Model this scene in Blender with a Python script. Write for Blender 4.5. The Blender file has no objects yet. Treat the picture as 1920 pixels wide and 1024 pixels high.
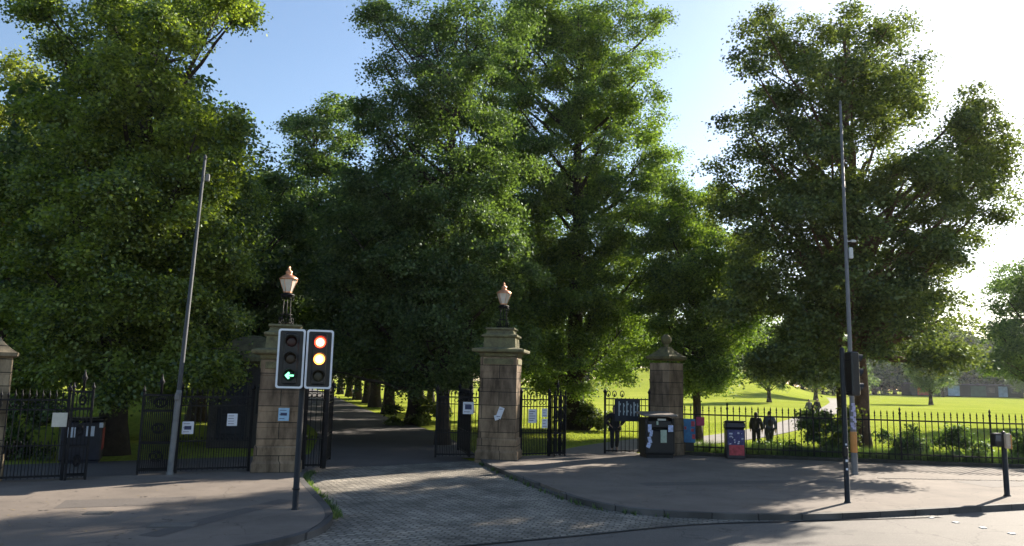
import bpy, math, random
import numpy as np
from mathutils import Vector, Matrix
PI = math.pi
scn = bpy.context.scene
COL = scn.collection
random.seed(7)

# ------------------------------------------------------------------ camera
F = 1420.0; PITCH = math.radians(8.0); ROLL = math.radians(1.3); EYE = 2.5
cam_d = bpy.data.cameras.new('camera'); cam = bpy.data.objects.new('camera', cam_d); COL.objects.link(cam)
cam_d.sensor_width = 36.0; cam_d.lens = F / 1920 * 36.0; cam_d.clip_end = 6000
fw = Vector((0, math.cos(PITCH), math.sin(PITCH))); up0 = Vector((0, -math.sin(PITCH), math.cos(PITCH)))
rt = Vector((1, 0, 0)) * math.cos(ROLL) + up0 * math.sin(ROLL)
up = -Vector((1, 0, 0)) * math.sin(ROLL) + up0 * math.cos(ROLL)
M = Matrix((rt, up, -fw)).transposed().to_4x4(); M.translation = (0, 0, EYE)
cam.matrix_world = M
scn.camera = cam

def ray(px, py): return fw + rt * ((px - 960) / F) - up * ((py - 512) / F)
def ground(px, py, z=0.0):
    d = ray(px, py); return Vector((0, 0, EYE)) + d * ((z - EYE) / d.z)
def at(px, py, Y):
    d = ray(px, py); return Vector((0, 0, EYE)) + d * (Y / d.y)

# ------------------------------------------------------------------ light
SUN_AZ = math.radians(45.5); SUN_EL = math.radians(26)
sd = Vector((math.sin(SUN_AZ) * math.cos(SUN_EL), math.cos(SUN_AZ) * math.cos(SUN_EL), math.sin(SUN_EL)))
w = bpy.data.worlds.new('World'); scn.world = w; w.use_nodes = True
nt = w.node_tree
sky = nt.nodes.new('ShaderNodeTexSky'); sky.sky_type = 'NISHITA'; sky.sun_disc = False
sky.sun_elevation = SUN_EL; sky.sun_rotation = SUN_AZ
sky.air_density = 1.0; sky.dust_density = 0.65; sky.ozone_density = 1.5
bg = nt.nodes['Background']; bg.inputs[1].default_value = 0.067
nt.links.new(sky.outputs[0], bg.inputs[0])
sl = bpy.data.lights.new('sun', 'SUN'); sl.energy = 5.0; sl.angle = math.radians(0.55); sl.color = (1.0, 0.9, 0.76)
so = bpy.data.objects.new('sun', sl); COL.objects.link(so); so.rotation_euler = sd.to_track_quat('Z', 'Y').to_euler()
so.location = (40, 40, 60)
scn.view_settings.view_transform = 'Standard'; scn.view_settings.look = 'None'
scn.view_settings.exposure = 1.68; scn.view_settings.gamma = 1.0

# ------------------------------------------------------------------ materials
MATS = {}
def mat(name, col, rough=0.7, var=0.15, scale=4.0, bump=0.0, bscale=None, metal=0.0, col2=None, spec=0.4, emit=None, estr=0):
    if name in MATS: return MATS[name]
    m = bpy.data.materials.new(name); m.use_nodes = True; t = m.node_tree
    b = t.nodes['Principled BSDF']
    b.inputs['Roughness'].default_value = rough; b.inputs['Metallic'].default_value = metal
    b.inputs['Specular IOR Level'].default_value = spec
    tc = t.nodes.new('ShaderNodeTexCoord'); n = t.nodes.new('ShaderNodeTexNoise')
    n.inputs['Scale'].default_value = scale; n.inputs['Detail'].default_value = 7; n.inputs['Roughness'].default_value = 0.65
    t.links.new(tc.outputs['Object'], n.inputs['Vector'])
    r = t.nodes.new('ShaderNodeValToRGB'); r.color_ramp.elements[0].position = 0.3; r.color_ramp.elements[1].position = 0.7
    a = [max(0, c * (1 - var)) for c in col]; c2 = col2 if col2 else [min(1, c * (1 + var)) for c in col]
    r.color_ramp.elements[0].color = (*a, 1); r.color_ramp.elements[1].color = (*c2, 1)
    t.links.new(n.outputs[0], r.inputs[0]); t.links.new(r.outputs[0], b.inputs['Base Color'])
    if bump:
        n2 = t.nodes.new('ShaderNodeTexNoise'); n2.inputs['Scale'].default_value = bscale or scale * 6; n2.inputs['Detail'].default_value = 6
        t.links.new(tc.outputs['Object'], n2.inputs['Vector'])
        bp = t.nodes.new('ShaderNodeBump'); bp.inputs['Strength'].default_value = bump; bp.inputs['Distance'].default_value = 0.03
        t.links.new(n2.outputs[0], bp.inputs['Height']); t.links.new(bp.outputs[0], b.inputs['Normal'])
    if emit:
        b.inputs['Emission Color'].default_value = (*emit, 1); b.inputs['Emission Strength'].default_value = estr
    MATS[name] = m
    return m

def ground_mat(name, base, patch, fine=60.0, fvar=0.35, big=0.35, bump=0.5, rough=0.9, crack=None):
    """speckled surface: fine grit times wide soft patches"""
    m = bpy.data.materials.new(name); m.use_nodes = True; t = m.node_tree; b = t.nodes['Principled BSDF']
    b.inputs['Roughness'].default_value = rough; b.inputs['Specular IOR Level'].default_value = 0.3
    tc = t.nodes.new('ShaderNodeTexCoord')
    n1 = t.nodes.new('ShaderNodeTexNoise'); n1.inputs['Scale'].default_value = big; n1.inputs['Detail'].default_value = 8; n1.inputs['Roughness'].default_value = 0.7
    n2 = t.nodes.new('ShaderNodeTexNoise'); n2.inputs['Scale'].default_value = fine; n2.inputs['Detail'].default_value = 3
    for n in (n1, n2): t.links.new(tc.outputs['Object'], n.inputs['Vector'])
    r = t.nodes.new('ShaderNodeValToRGB'); r.color_ramp.elements[0].position = 0.35; r.color_ramp.elements[1].position = 0.65
    r.color_ramp.elements[0].color = (*base, 1); r.color_ramp.elements[1].color = (*patch, 1)
    t.links.new(n1.outputs[0], r.inputs[0])
    mr = t.nodes.new('ShaderNodeMapRange'); mr.inputs['From Min'].default_value = 0.3; mr.inputs['From Max'].default_value = 0.7
    mr.inputs['To Min'].default_value = 1 - fvar; mr.inputs['To Max'].default_value = 1 + fvar
    t.links.new(n2.outputs[0], mr.inputs['Value'])
    mx = t.nodes.new('ShaderNodeVectorMath'); mx.operation = 'SCALE'
    t.links.new(r.outputs[0], mx.inputs[0]); t.links.new(mr.outputs[0], mx.inputs['Scale'])
    out = mx.outputs[0]
    if crack:
        v = t.nodes.new('ShaderNodeTexVoronoi'); v.feature = 'DISTANCE_TO_EDGE'; v.inputs['Scale'].default_value = crack
        nn = t.nodes.new('ShaderNodeTexNoise'); nn.inputs['Scale'].default_value = 1.5; nn.inputs['Detail'].default_value = 5
        t.links.new(tc.outputs['Object'], nn.inputs['Vector'])
        ad = t.nodes.new('ShaderNodeVectorMath'); ad.operation = 'ADD'
        t.links.new(tc.outputs['Object'], ad.inputs[0]); t.links.new(nn.outputs[1], ad.inputs[1]); t.links.new(ad.outputs[0], v.inputs['Vector'])
        cr = t.nodes.new('ShaderNodeMapRange'); cr.inputs['From Min'].default_value = 0.0; cr.inputs['From Max'].default_value = 0.006
        cr.inputs['To Min'].default_value = 0.55; cr.inputs['To Max'].default_value = 1
        t.links.new(v.outputs['Distance'], cr.inputs['Value'])
        m2 = t.nodes.new('ShaderNodeVectorMath'); m2.operation = 'SCALE'
        t.links.new(out, m2.inputs[0]); t.links.new(cr.outputs[0], m2.inputs['Scale']); out = m2.outputs[0]
    t.links.new(out, b.inputs['Base Color'])
    bp = t.nodes.new('ShaderNodeBump'); bp.inputs['Strength'].default_value = bump; bp.inputs['Distance'].default_value = 0.01
    t.links.new(n2.outputs[0], bp.inputs['Height']); t.links.new(bp.outputs[0], b.inputs['Normal'])
    return m

def brick_mat(name, c1, c2, mortar, bw, rh, msize, rot=0, bump=0.8, rough=0.85, stain=(0.5, 1.1), warp=0.07):
    m = bpy.data.materials.new(name); m.use_nodes = True; t = m.node_tree; b = t.nodes['Principled BSDF']
    b.inputs['Roughness'].default_value = rough; b.inputs['Specular IOR Level'].default_value = 0.3
    tc = t.nodes.new('ShaderNodeTexCoord'); mp = t.nodes.new('ShaderNodeMapping'); mp.inputs['Rotation'].default_value = (0, 0, rot)
    t.links.new(tc.outputs['Object'], mp.inputs[0])
    nn = t.nodes.new('ShaderNodeTexNoise'); nn.inputs['Scale'].default_value = 2.5; nn.inputs['Detail'].default_value = 3
    t.links.new(mp.outputs[0], nn.inputs['Vector'])
    sc = t.nodes.new('ShaderNodeVectorMath'); sc.operation = 'SCALE'; sc.inputs['Scale'].default_value = warp
    t.links.new(nn.outputs[1], sc.inputs[0])
    ad = t.nodes.new('ShaderNodeVectorMath'); ad.operation = 'ADD'; t.links.new(mp.outputs[0], ad.inputs[0]); t.links.new(sc.outputs[0], ad.inputs[1])
    br = t.nodes.new('ShaderNodeTexBrick'); br.inputs['Scale'].default_value = 1.0
    br.inputs['Color1'].default_value = (*c1, 1); br.inputs['Color2'].default_value = (*c2, 1); br.inputs['Mortar'].default_value = (*mortar, 1)
    br.inputs['Brick Width'].default_value = bw; br.inputs['Row Height'].default_value = rh; br.inputs['Mortar Size'].default_value = msize
    br.inputs['Mortar Smooth'].default_value = 0.6
    t.links.new(ad.outputs[0], br.inputs['Vector'])
    n1 = t.nodes.new('ShaderNodeTexNoise'); n1.inputs['Scale'].default_value = 0.9; n1.inputs['Detail'].default_value = 8
    t.links.new(tc.outputs['Object'], n1.inputs['Vector'])
    mr = t.nodes.new('ShaderNodeMapRange'); mr.inputs['From Min'].default_value = 0.35; mr.inputs['From Max'].default_value = 0.65
    mr.inputs['To Min'].default_value = stain[0]; mr.inputs['To Max'].default_value = stain[1]
    t.links.new(n1.outputs[0], mr.inputs['Value'])
    mx = t.nodes.new('ShaderNodeVectorMath'); mx.operation = 'SCALE'
    t.links.new(br.outputs['Color'], mx.inputs[0]); t.links.new(mr.outputs[0], mx.inputs['Scale']); t.links.new(mx.outputs[0], b.inputs['Base Color'])
    bp = t.nodes.new('ShaderNodeBump'); bp.inputs['Strength'].default_value = bump; bp.inputs['Distance'].default_value = 0.015; bp.invert = True
    t.links.new(br.outputs['Fac'], bp.inputs['Height']); t.links.new(bp.outputs[0], b.inputs['Normal'])
    return m

def stone_mat(name, a, b_, course=0.42):
    """weathered sandstone: courses of different stones, soot streaks, moss"""
    m = bpy.data.materials.new(name); m.use_nodes = True; t = m.node_tree; b = t.nodes['Principled BSDF']
    b.inputs['Roughness'].default_value = 0.92; b.inputs['Specular IOR Level'].default_value = 0.2
    tc = t.nodes.new('ShaderNodeTexCoord'); sp = t.nodes.new('ShaderNodeSeparateXYZ'); t.links.new(tc.outputs['Object'], sp.inputs[0])
    add = t.nodes.new('ShaderNodeMath'); add.operation = 'ADD'; t.links.new(sp.outputs[0], add.inputs[0]); t.links.new(sp.outputs[1], add.inputs[1])
    cb = t.nodes.new('ShaderNodeCombineXYZ'); t.links.new(add.outputs[0], cb.inputs[0]); t.links.new(sp.outputs[2], cb.inputs[1])
    br = t.nodes.new('ShaderNodeTexBrick'); br.inputs['Scale'].default_value = 1; br.inputs['Brick Width'].default_value = 1.1; br.inputs['Row Height'].default_value = course
    br.inputs['Mortar Size'].default_value = 0.012; br.inputs['Mortar Smooth'].default_value = 0.3
    br.inputs['Color1'].default_value = (*a, 1); br.inputs['Color2'].default_value = (*b_, 1); br.inputs['Mortar'].default_value = (0.03, 0.027, 0.022, 1)
    t.links.new(cb.outputs[0], br.inputs['Vector'])
    n1 = t.nodes.new('ShaderNodeTexNoise'); n1.inputs['Scale'].default_value = 2.2; n1.inputs['Detail'].default_value = 9; n1.inputs['Roughness'].default_value = 0.7
    mp = t.nodes.new('ShaderNodeMapping'); mp.inputs['Scale'].default_value = (1.5, 1.5, 0.45); t.links.new(tc.outputs['Object'], mp.inputs[0]); t.links.new(mp.outputs[0], n1.inputs['Vector'])
    mr = t.nodes.new('ShaderNodeMapRange'); mr.inputs['From Min'].default_value = 0.36; mr.inputs['From Max'].default_value = 0.62; mr.inputs['To Min'].default_value = 0.42; mr.inputs['To Max'].default_value = 1.2
    t.links.new(n1.outputs[0], mr.inputs['Value'])
    mx = t.nodes.new('ShaderNodeVectorMath'); mx.operation = 'SCALE'; t.links.new(br.outputs['Color'], mx.inputs[0]); t.links.new(mr.outputs[0], mx.inputs['Scale'])
    t.links.new(mx.outputs[0], b.inputs['Base Color'])
    bp = t.nodes.new('ShaderNodeBump'); bp.inputs['Strength'].default_value = 0.6; bp.inputs['Distance'].default_value = 0.02
    t.links.new(n1.outputs[0], bp.inputs['Height']); t.links.new(bp.outputs[0], b.inputs['Normal'])
    return m

def leaf_mat(name, dark, light, trans=0.42, tcol=None):
    m = bpy.data.materials.new(name); m.use_nodes = True; t = m.node_tree
    t.nodes.remove(t.nodes['Principled BSDF']); out = t.nodes['Material Output']
    g = t.nodes.new('ShaderNodeNewGeometry'); tc = t.nodes.new('ShaderNodeTexCoord')
    n = t.nodes.new('ShaderNodeTexNoise'); n.inputs['Scale'].default_value = 0.6; n.inputs['Detail'].default_value = 3
    t.links.new(tc.outputs['Object'], n.inputs['Vector'])
    ma = t.nodes.new('ShaderNodeMath'); ma.operation = 'MULTIPLY_ADD'; ma.inputs[1].default_value = 0.6
    t.links.new(g.outputs['Random Per Island'], ma.inputs[0])
    m2 = t.nodes.new('ShaderNodeMath'); m2.operation = 'MULTIPLY'; m2.inputs[1].default_value = 0.6; t.links.new(n.outputs[0], m2.inputs[0])
    t.links.new(m2.outputs[0], ma.inputs[2])
    r = t.nodes.new('ShaderNodeValToRGB'); r.color_ramp.elements[0].position = 0.3; r.color_ramp.elements[1].position = 0.82  # wide tone range: sun highlights and dark gaps put into the leaf colours
    r.color_ramp.elements[0].color = (*dark, 1); r.color_ramp.elements[1].color = (*light, 1)
    t.links.new(ma.outputs[0], r.inputs[0])
    d = t.nodes.new('ShaderNodeBsdfDiffuse'); tr = t.nodes.new('ShaderNodeBsdfTranslucent'); gl = t.nodes.new('ShaderNodeBsdfGlossy'); gl.inputs['Roughness'].default_value = 0.55
    gl.inputs['Color'].default_value = (0.75, 0.85, 0.8, 1)
    t.links.new(r.outputs[0], d.inputs[0])
    hs = t.nodes.new('ShaderNodeMixRGB'); hs.blend_type = 'MULTIPLY'; hs.inputs[0].default_value = 1; hs.inputs[2].default_value = (*(tcol or (1.7, 1.75, 0.75)), 1)
    t.links.new(r.outputs[0], hs.inputs[1]); t.links.new(hs.outputs[0], tr.inputs[0])
    mx = t.nodes.new('ShaderNodeMixShader'); mx.inputs[0].default_value = trans
    t.links.new(d.outputs[0], mx.inputs[1]); t.links.new(tr.outputs[0], mx.inputs[2])
    m3 = t.nodes.new('ShaderNodeMixShader'); m3.inputs[0].default_value = 0.05
    t.links.new(mx.outputs[0], m3.inputs[1]); t.links.new(gl.outputs[0], m3.inputs[2])
    t.links.new(m3.outputs[0], out.inputs['Surface'])
    return m

IRON = mat('black_iron', (0.010, 0.010, 0.012), 0.6, 0.4, 9, 0.2, spec=0.2)
BLACK = mat('black_paint', (0.010, 0.010, 0.012), 0.45, 0.3, 6, spec=0.3)
GREYPOST = mat('grey_post', (0.055, 0.06, 0.066), 0.75, 0.2, 3, 0.2)
PALEPOST = mat('pale_post', (0.15, 0.15, 0.148), 0.65, 0.25, 5, 0.2)
COLUMN = mat('galvanised_column', (0.15, 0.145, 0.145), 0.55, 0.2, 2.5, 0.15)
STONE = stone_mat('sandstone', (0.26, 0.19, 0.125), (0.15, 0.11, 0.078))
STONE_L = stone_mat('sandstone_pale', (0.3, 0.24, 0.16), (0.2, 0.165, 0.11), 0.3)
CAPST = mat('capstone', (0.16, 0.135, 0.09), 0.95, 0.45, 6, 0.6, col2=(0.21, 0.2, 0.1))
MOSSY = mat('mossy_stone', (0.10, 0.09, 0.06), 0.95, 0.4, 5, 0.6, col2=(0.17, 0.15, 0.06))
COPPER = mat('copper', (0.62, 0.3, 0.17), 0.38, 0.3, 8, metal=0.7)
GLASSY = mat('lantern_glass', (0.62, 0.55, 0.48), 0.2, 0.15, 6, spec=0.6)
GLASSY.node_tree.nodes['Principled BSDF'].inputs['Transmission Weight'].default_value = 0.0
PAPER = mat('white_paper', (0.62, 0.65, 0.72), 0.8, 0.1, 8)
PAPER_W = mat('cream_paper', (0.5, 0.5, 0.44), 0.8, 0.12, 8)
BLUEPAPER = mat('blue_paper', (0.28, 0.45, 0.62), 0.8, 0.15, 9)
PRINT = mat('dark_print', (0.05, 0.06, 0.12), 0.8, 0.2, 9)
BARK = mat('bark', (0.042, 0.032, 0.024), 0.95, 0.45, 5, 1.0, 14)
BARK_R = mat('bark_reddish', (0.115, 0.07, 0.045), 0.95, 0.4, 5, 1.0, 12)
KERB = brick_mat('kerb_stone', (0.11, 0.105, 0.1), (0.085, 0.08, 0.078), (0.03, 0.03, 0.03), 0.9, 40, 0.015, 0)
LEAF_L = leaf_mat('leaf_lime', (0.026, 0.056, 0.016), (0.15, 0.22, 0.04), 0.48)
LEAF_M = leaf_mat('leaf_mid', (0.022, 0.048, 0.018), (0.115, 0.175, 0.05), 0.44)
LEAF_D = leaf_mat('leaf_deep', (0.03, 0.048, 0.016), (0.135, 0.17, 0.045), 0.42)
LEAF_C = leaf_mat('leaf_chestnut', (0.026, 0.055, 0.014), (0.2, 0.255, 0.036), 0.48)
LEAF_Y = leaf_mat('leaf_yellowish', (0.09, 0.115, 0.02), (0.18, 0.21, 0.04), 0.5)

# ------------------------------------------------------------------ mesh helpers
class MB:
    def __init__(s): s.v = []; s.f = []; s.sm = []
    def add(s, vs, fs, smooth=False):
        b = len(s.v); s.v += [tuple(p) for p in vs]; s.f += [tuple(i + b for i in f) for f in fs]; s.sm += [smooth] * len(fs); return s
    def box(s, c, d, rz=0, bev=0.0, rx=0, ry=0):
        x, y, z = d[0] / 2, d[1] / 2, d[2] / 2
        R = Matrix.Rotation(rz, 3, 'Z') @ Matrix.Rotation(ry, 3, 'Y') @ Matrix.Rotation(rx, 3, 'X')
        if bev <= 0 or min(x, y, z) <= bev:
            vs = [Vector((i * x, j * y, k * z)) for k in (-1, 1) for (i, j) in ((-1, -1), (1, -1), (1, 1), (-1, 1))]
            fs = [(3, 2, 1, 0), (4, 5, 6, 7), (0, 1, 5, 4), (1, 2, 6, 5), (2, 3, 7, 6), (3, 0, 4, 7)]
        else:
            b = bev
            ring = [(-x + b, -y), (x - b, -y), (x, -y + b), (x, y - b), (x - b, y), (-x + b, y), (-x, y - b), (-x, -y + b)]
            ins = [(p[0] * (1 - b / x), p[1] * (1 - b / y)) for p in ring]
            vs = [Vector((*p, -z)) for p in ins] + [Vector((*p, -z + b)) for p in ring] + [Vector((*p, z - b)) for p in ring] + [Vector((*p, z)) for p in ins]
            fs = [tuple(range(7, -1, -1)), tuple(range(24, 32))]
            for k in range(3):
                for i in range(8):
                    j = (i + 1) % 8; fs.append((k * 8 + i, k * 8 + j, k * 8 + 8 + j, k * 8 + 8 + i))
        c = Vector(c); return s.add([R @ v + c for v in vs], fs)
    def tube(s, pts, rs, n=8, caps=True):
        pts = [Vector(p) for p in pts]
        if not hasattr(rs, '__len__'): rs = [rs] * len(pts)
        vs = []; fs = []
        prev = None
        for i, p in enumerate(pts):
            t = (pts[min(i + 1, len(pts) - 1)] - pts[max(i - 1, 0)])
            if t.length < 1e-9: t = Vector((0, 0, 1))
            t.normalize()
            if prev is None:
                a = Vector((1, 0, 0)) if abs(t.x) < 0.8 else Vector((0, 1, 0))
                u = t.cross(a).normalized()
            else:
                u = (prev - t * prev.dot(t))
                if u.length < 1e-6: u = t.orthogonal()
                u.normalize()
            prev = u; v = t.cross(u)
            for k in range(n):
                an = 2 * PI * k / n; vs.append(p + (u * math.cos(an) + v * math.sin(an)) * rs[i])
        for i in range(len(pts) - 1):
            for k in range(n):
                j = (k + 1) % n; fs.append((i * n + k, i * n + j, (i + 1) * n + j, (i + 1) * n + k))
        s.add(vs, fs, True)
        if caps:
            s.f.append(tuple(len(s.v) - len(vs) + k for k in range(n - 1, -1, -1))); s.sm.append(False)
            s.f.append(tuple(len(s.v) - n + k for k in range(n))); s.sm.append(False)
        return s
    def lathe(s, prof, c=(0, 0, 0), n=16, smooth=True, rot=0.0):
        c = Vector(c); vs = []; fs = []
        for r, z in prof:
            for k in range(n):
                a = 2 * PI * k / n + rot; vs.append(c + Vector((r * math.cos(a), r * math.sin(a), z)))
        for i in range(len(prof) - 1):
            for k in range(n):
                j = (k + 1) % n; fs.append((i * n + k, i * n + j, (i + 1) * n + j, (i + 1) * n + k))
        fs.append(tuple(range(n - 1, -1, -1))); fs.append(tuple((len(prof) - 1) * n + k for k in range(n)))
        return s.add(vs, fs, smooth)
    def prism(s, poly, z0, z1):
        n = len(poly); vs = [(p[0], p[1], z0) for p in poly] + [(p[0], p[1], z1) for p in poly]
        fs = [tuple(range(n - 1, -1, -1)), tuple(range(n, 2 * n))] + [(i, (i + 1) % n, n + (i + 1) % n, n + i) for i in range(n)]
        return s.add(vs, fs)
    def build(s, name, m, parent=None):
        me = bpy.data.meshes.new(name); me.from_pydata(s.v, [], s.f); me.update()
        me.polygons.foreach_set('use_smooth', s.sm)
        me.materials.append(m)
        o = bpy.data.objects.new(name, me); COL.objects.link(o)
        if parent: o.parent = parent
        return o

def tag(o, label=None, cat=None, group=None, kind=None):
    if label: o['label'] = label
    if cat: o['category'] = cat
    if group: o['group'] = group
    if kind: o['kind'] = kind
    return o
def thing(name, label, cat, loc=(0, 0, 0), rz=0.0, group=None):
    o = bpy.data.objects.new(name, None); COL.objects.link(o); o.location = loc; o.rotation_euler = (0, 0, rz); o.empty_display_size = 0.3
    return tag(o, label, cat, group)
def copy_thing(o, loc, rz, sc=1.0, label=None):
    c = o.copy(); COL.objects.link(c); c.location = loc; c.rotation_euler = (0, 0, rz); c.scale = (sc, sc, sc)
    if label: c['label'] = label
    for ch in list(o.children):
        d = ch.copy(); COL.objects.link(d); d.parent = c
        for g in list(ch.children):
            e = g.copy(); COL.objects.link(e); e.parent = d
    return c

# ------------------------------------------------------------------ the ground
def hill_z(x, y):
    z = -0.14 + 0 * x
    # gentle drop of the lawn right of the gates
    a = np.clip((y - 28.5) / 6, 0, 1) * np.clip((x - 5) / 6, 0, 1)
    z = z - 0.24 * a * a * (3 - 2 * a)
    px = x / np.maximum(y, 1)
    h = 7.6 * np.exp(-((px - 0.235) / 0.135) ** 4) * (1 / (1 + np.exp(-(y - 165) / 17)))
    h = h * np.exp(-np.clip((y - 420) / 200, 0, 9) ** 2)
    u = np.clip((y - 70) / 60, 0, 1)
    z = z + h * u + 0.18 * np.sin(x * 0.06 + 1) * np.sin(y * 0.045) * u
    return z
def zground(x, y): return float(hill_z(np.array(float(x)), np.array(float(y))))

tx = np.unique(np.concatenate([np.linspace(-26, 40, 100), 40 + 860 * np.linspace(0, 1, 75) ** 2.2, -26 - 500 * np.linspace(0, 1, 50) ** 2.2]))
ty = np.unique(np.concatenate([np.linspace(-40, 24, 20), np.linspace(24, 60, 50), 60 + 340 * np.linspace(0, 1, 90), 400 + 600 * np.linspace(0, 1, 25) ** 2]))
X, Y = np.meshgrid(tx, ty); Z = hill_z(X, Y)
nx, ny = len(tx), len(ty)
vs = np.stack([X, Y, Z], -1).reshape(-1, 3)
ii = (np.arange(ny - 1)[:, None] * nx + np.arange(nx - 1)[None, :]).reshape(-1)
fs = np.stack([ii, ii + 1, ii + nx + 1, ii + nx], -1)
me = bpy.data.meshes.new('lawn'); me.from_pydata(vs.tolist(), [], fs.tolist()); me.polygons.foreach_set('use_smooth', [True] * len(fs))
GRASS = ground_mat('lawn_grass', (0.2, 0.25, 0.035), (0.285, 0.315, 0.055), 6.0, 0.34, 0.11, 0.5, 1.0)  # bright base colour stands in for sunlight passing through the blades
GRASS.node_tree.nodes['Principled BSDF'].inputs['Specular IOR Level'].default_value = 0.0
me.materials.append(GRASS)
lawn = bpy.data.objects.new('lawn', me); COL.objects.link(lawn); tag(lawn, kind='structure')

ASPH = ground_mat('asphalt', (0.11, 0.1, 0.089), (0.14, 0.126, 0.112), 55, 0.3, 0.5, 0.6, 0.85, 0.25)
ASPH_D = ground_mat('drive_asphalt', (0.085, 0.08, 0.08), (0.12, 0.11, 0.105), 50, 0.3, 0.4, 0.6, 0.9)
PAVE = ground_mat('pavement_asphalt', (0.13, 0.109, 0.092), (0.195, 0.163, 0.136), 70, 0.22, 0.6, 0.5, 0.92, 0.45)
PATHM = ground_mat('path_gravel', (0.14, 0.125, 0.115), (0.18, 0.165, 0.15), 40, 0.2, 0.5, 0.4, 0.92)
SETTS = brick_mat('setts', (0.36, 0.32, 0.265), (0.2, 0.18, 0.155), (0.11, 0.1, 0.075), 0.19, 0.115, 0.02, math.radians(14), 1.0, stain=(0.6, 1.15), warp=0.13)

def sheet(name, poly, z, m):
    b = MB(); b.add([(p[0], p[1], z) for p in poly], [tuple(range(len(poly)))])
    return tag(b.build(name, m), kind='structure')
def smooth_line(pts, n=8):
    P = [Vector((p[0], p[1], 0)) for p in pts]; out = []
    for i in range(len(P) - 1):
        p0 = P[max(i - 1, 0)]; p1 = P[i]; p2 = P[i + 1]; p3 = P[min(i + 2, len(P) - 1)]
        for k in range(n):
            t = k / n
            q = 0.5 * ((2 * p1) + (p2 - p0) * t + (2 * p0 - 5 * p1 + 4 * p2 - p3) * t * t + (3 * p1 - p0 - 3 * p2 + p3) * t ** 3)
            out.append((q.x, q.y))
    out.append((P[-1].x, P[-1].y)); return out
def ribbon(name, line, width, dz, m, follow=True):
    b = MB(); vs = []; n = len(line)
    for i, p in enumerate(line):
        a = Vector(line[max(i - 1, 0)]); c = Vector(line[min(i + 1, n - 1)]); t = (c - a).normalized(); nrm = Vector((-t.y, t.x))
        for s in (-1, -0.33, 0.33, 1):
            q = Vector(p) + nrm * s * width / 2
            vs.append((q.x, q.y, (zground(q.x, q.y) if follow else 0) + dz))
    fs = [(4 * i + k, 4 * i + k + 1, 4 * i + k + 5, 4 * i + k + 4) for i in range(n - 1) for k in range(3)]
    b.add(vs, fs, True); return tag(b.build(name, m), kind='structure')

# road in front, setts in the entrance, drive into the park
joint = [(-9, 9.2), (-4, 11.1), (-1.46, 12.04), (1.2, 13.4), (3.5, 14.68), (5.76, 15.3), (9, 16.2)]
sheet('road', [(-60, -40), (80, -40), (80, 42), (30, 26), (12, 18.6), (6, 16.4), (0, 14.5), (-8, 11.0), (-60, -6)], -0.122, ASPH)
jl = smooth_line(joint, 5)
sheet('setts', jl + [(8.5, 17), (2.5, 19), (0.5, 24.3), (-1.0, 24.9), (-5.6, 21.6), (-7, 20), (-8, 14)], -0.110, SETTS)
bj = MB()
for i in range(len(jl) - 1):
    a = Vector((*jl[i], -0.106)); c = Vector((*jl[i + 1], -0.106)); n_ = (c - a).normalized().cross(Vector((0, 0, 1))) * 0.035
    bj.add([a - n_, c - n_, c + n_, a + n_], [(0, 1, 2, 3)])
tag(bj.build('road_joint', mat('tar', (0.03, 0.03, 0.032), 0.6)), kind='structure')
drive_edge = [(-1.1, 24.6), (-3.4, 35), (-6.8, 45), (-11, 58), (-18.6, 83), (-36, 140), (-55, 200)]
dl = smooth_line([(x - 2.5, y + 0.6) for x, y in drive_edge], 6)
ribbon('drive', dl, 5.6, 0.034, ASPH_D)
sheet('apron', [(-17, 14.6), (-6.5, 19.8), (-5.2, 21.4), (-1.0, 24.6), (-2.5, 27.5), (-5.5, 26.5), (-12, 22.3), (-19, 18)], -0.114, ASPH_D)
pl = smooth_line([(2.4, 26), (4.0, 30.5), (8.5, 37.5), (14, 45), (22.5, 60), (42, 100), (60, 140), (80, 190)], 8)
ribbon('park_path', pl, 2.7, 0.03, PATHM)

# pavements: raised 0.11 above the setts with stone kerbs
LK = smooth_line([(-5.35, 20.9), (-5.1, 19.4), (-4.1, 16.8), (-3.35, 14.9), (-3.05, 13.6), (-3.2, 12.5), (-3.9, 11.4), (-5.4, 10.5), (-8, 9.6), (-14, 7.8), (-40, 0)], 6)
RK = smooth_line([(-0.85, 24.6), (-0.72, 23.6), (0.05, 21.0), (0.68, 19.1), (1.2, 17.6), (1.75, 16.45), (2.6, 15.65), (3.9, 15.3), (5.5, 15.35), (7.2, 15.8), (11.74, 17.55), (20, 20.8), (45, 30.5)], 6)
def offset(line, d):
    out = []
    for i, p in enumerate(line):
        a = Vector(line[max(i - 1, 0)]); c = Vector(line[min(i + 1, len(line) - 1)]); t = (c - a).normalized()
        out.append((p[0] - t.y * d, p[1] + t.x * d))
    return out
lk_in = offset(LK, -0.14); rk_in = offset(RK, 0.14)
bp_ = MB(); bp_.prism(lk_in + [(-40, 6), (-40, 6.5), (-16, 15.0), (-11.0, 17.6), (-9.2, 18.9), (-6.6, 20.7)], -0.3, 0.0)
tag(bp_.build('pavement', PAVE), kind='structure')
bp_ = MB(); bp_.prism(rk_in + [(45, 34), (22, 25.6), (16.5, 25.9), (9, 27.1), (6.0, 27.9), (3.2, 27.3), (0.4, 25.7), (-0.6, 25.2)], -0.3, 0.0)
tag(bp_.build('pavement', PAVE), kind='structure')
def kerb(line, inner, skip=()):
    b = MB()
    n = len(line)
    for i in range(n - 1):
        z = 0.004
        if skip and skip[0] <= i < skip[1]: z = -0.07
        q = [line[i], line[i + 1], inner[i + 1], inner[i]]
        vs = [(*p, -0.3) for p in q] + [(*p, z) for p in q]
        b.add(vs, [(4, 5, 6, 7), (0, 1, 5, 4), (3, 7, 6, 2), (0, 4, 7, 3), (1, 2, 6, 5)])
    return tag(b.build('kerb', KERB), kind='structure')
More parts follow.
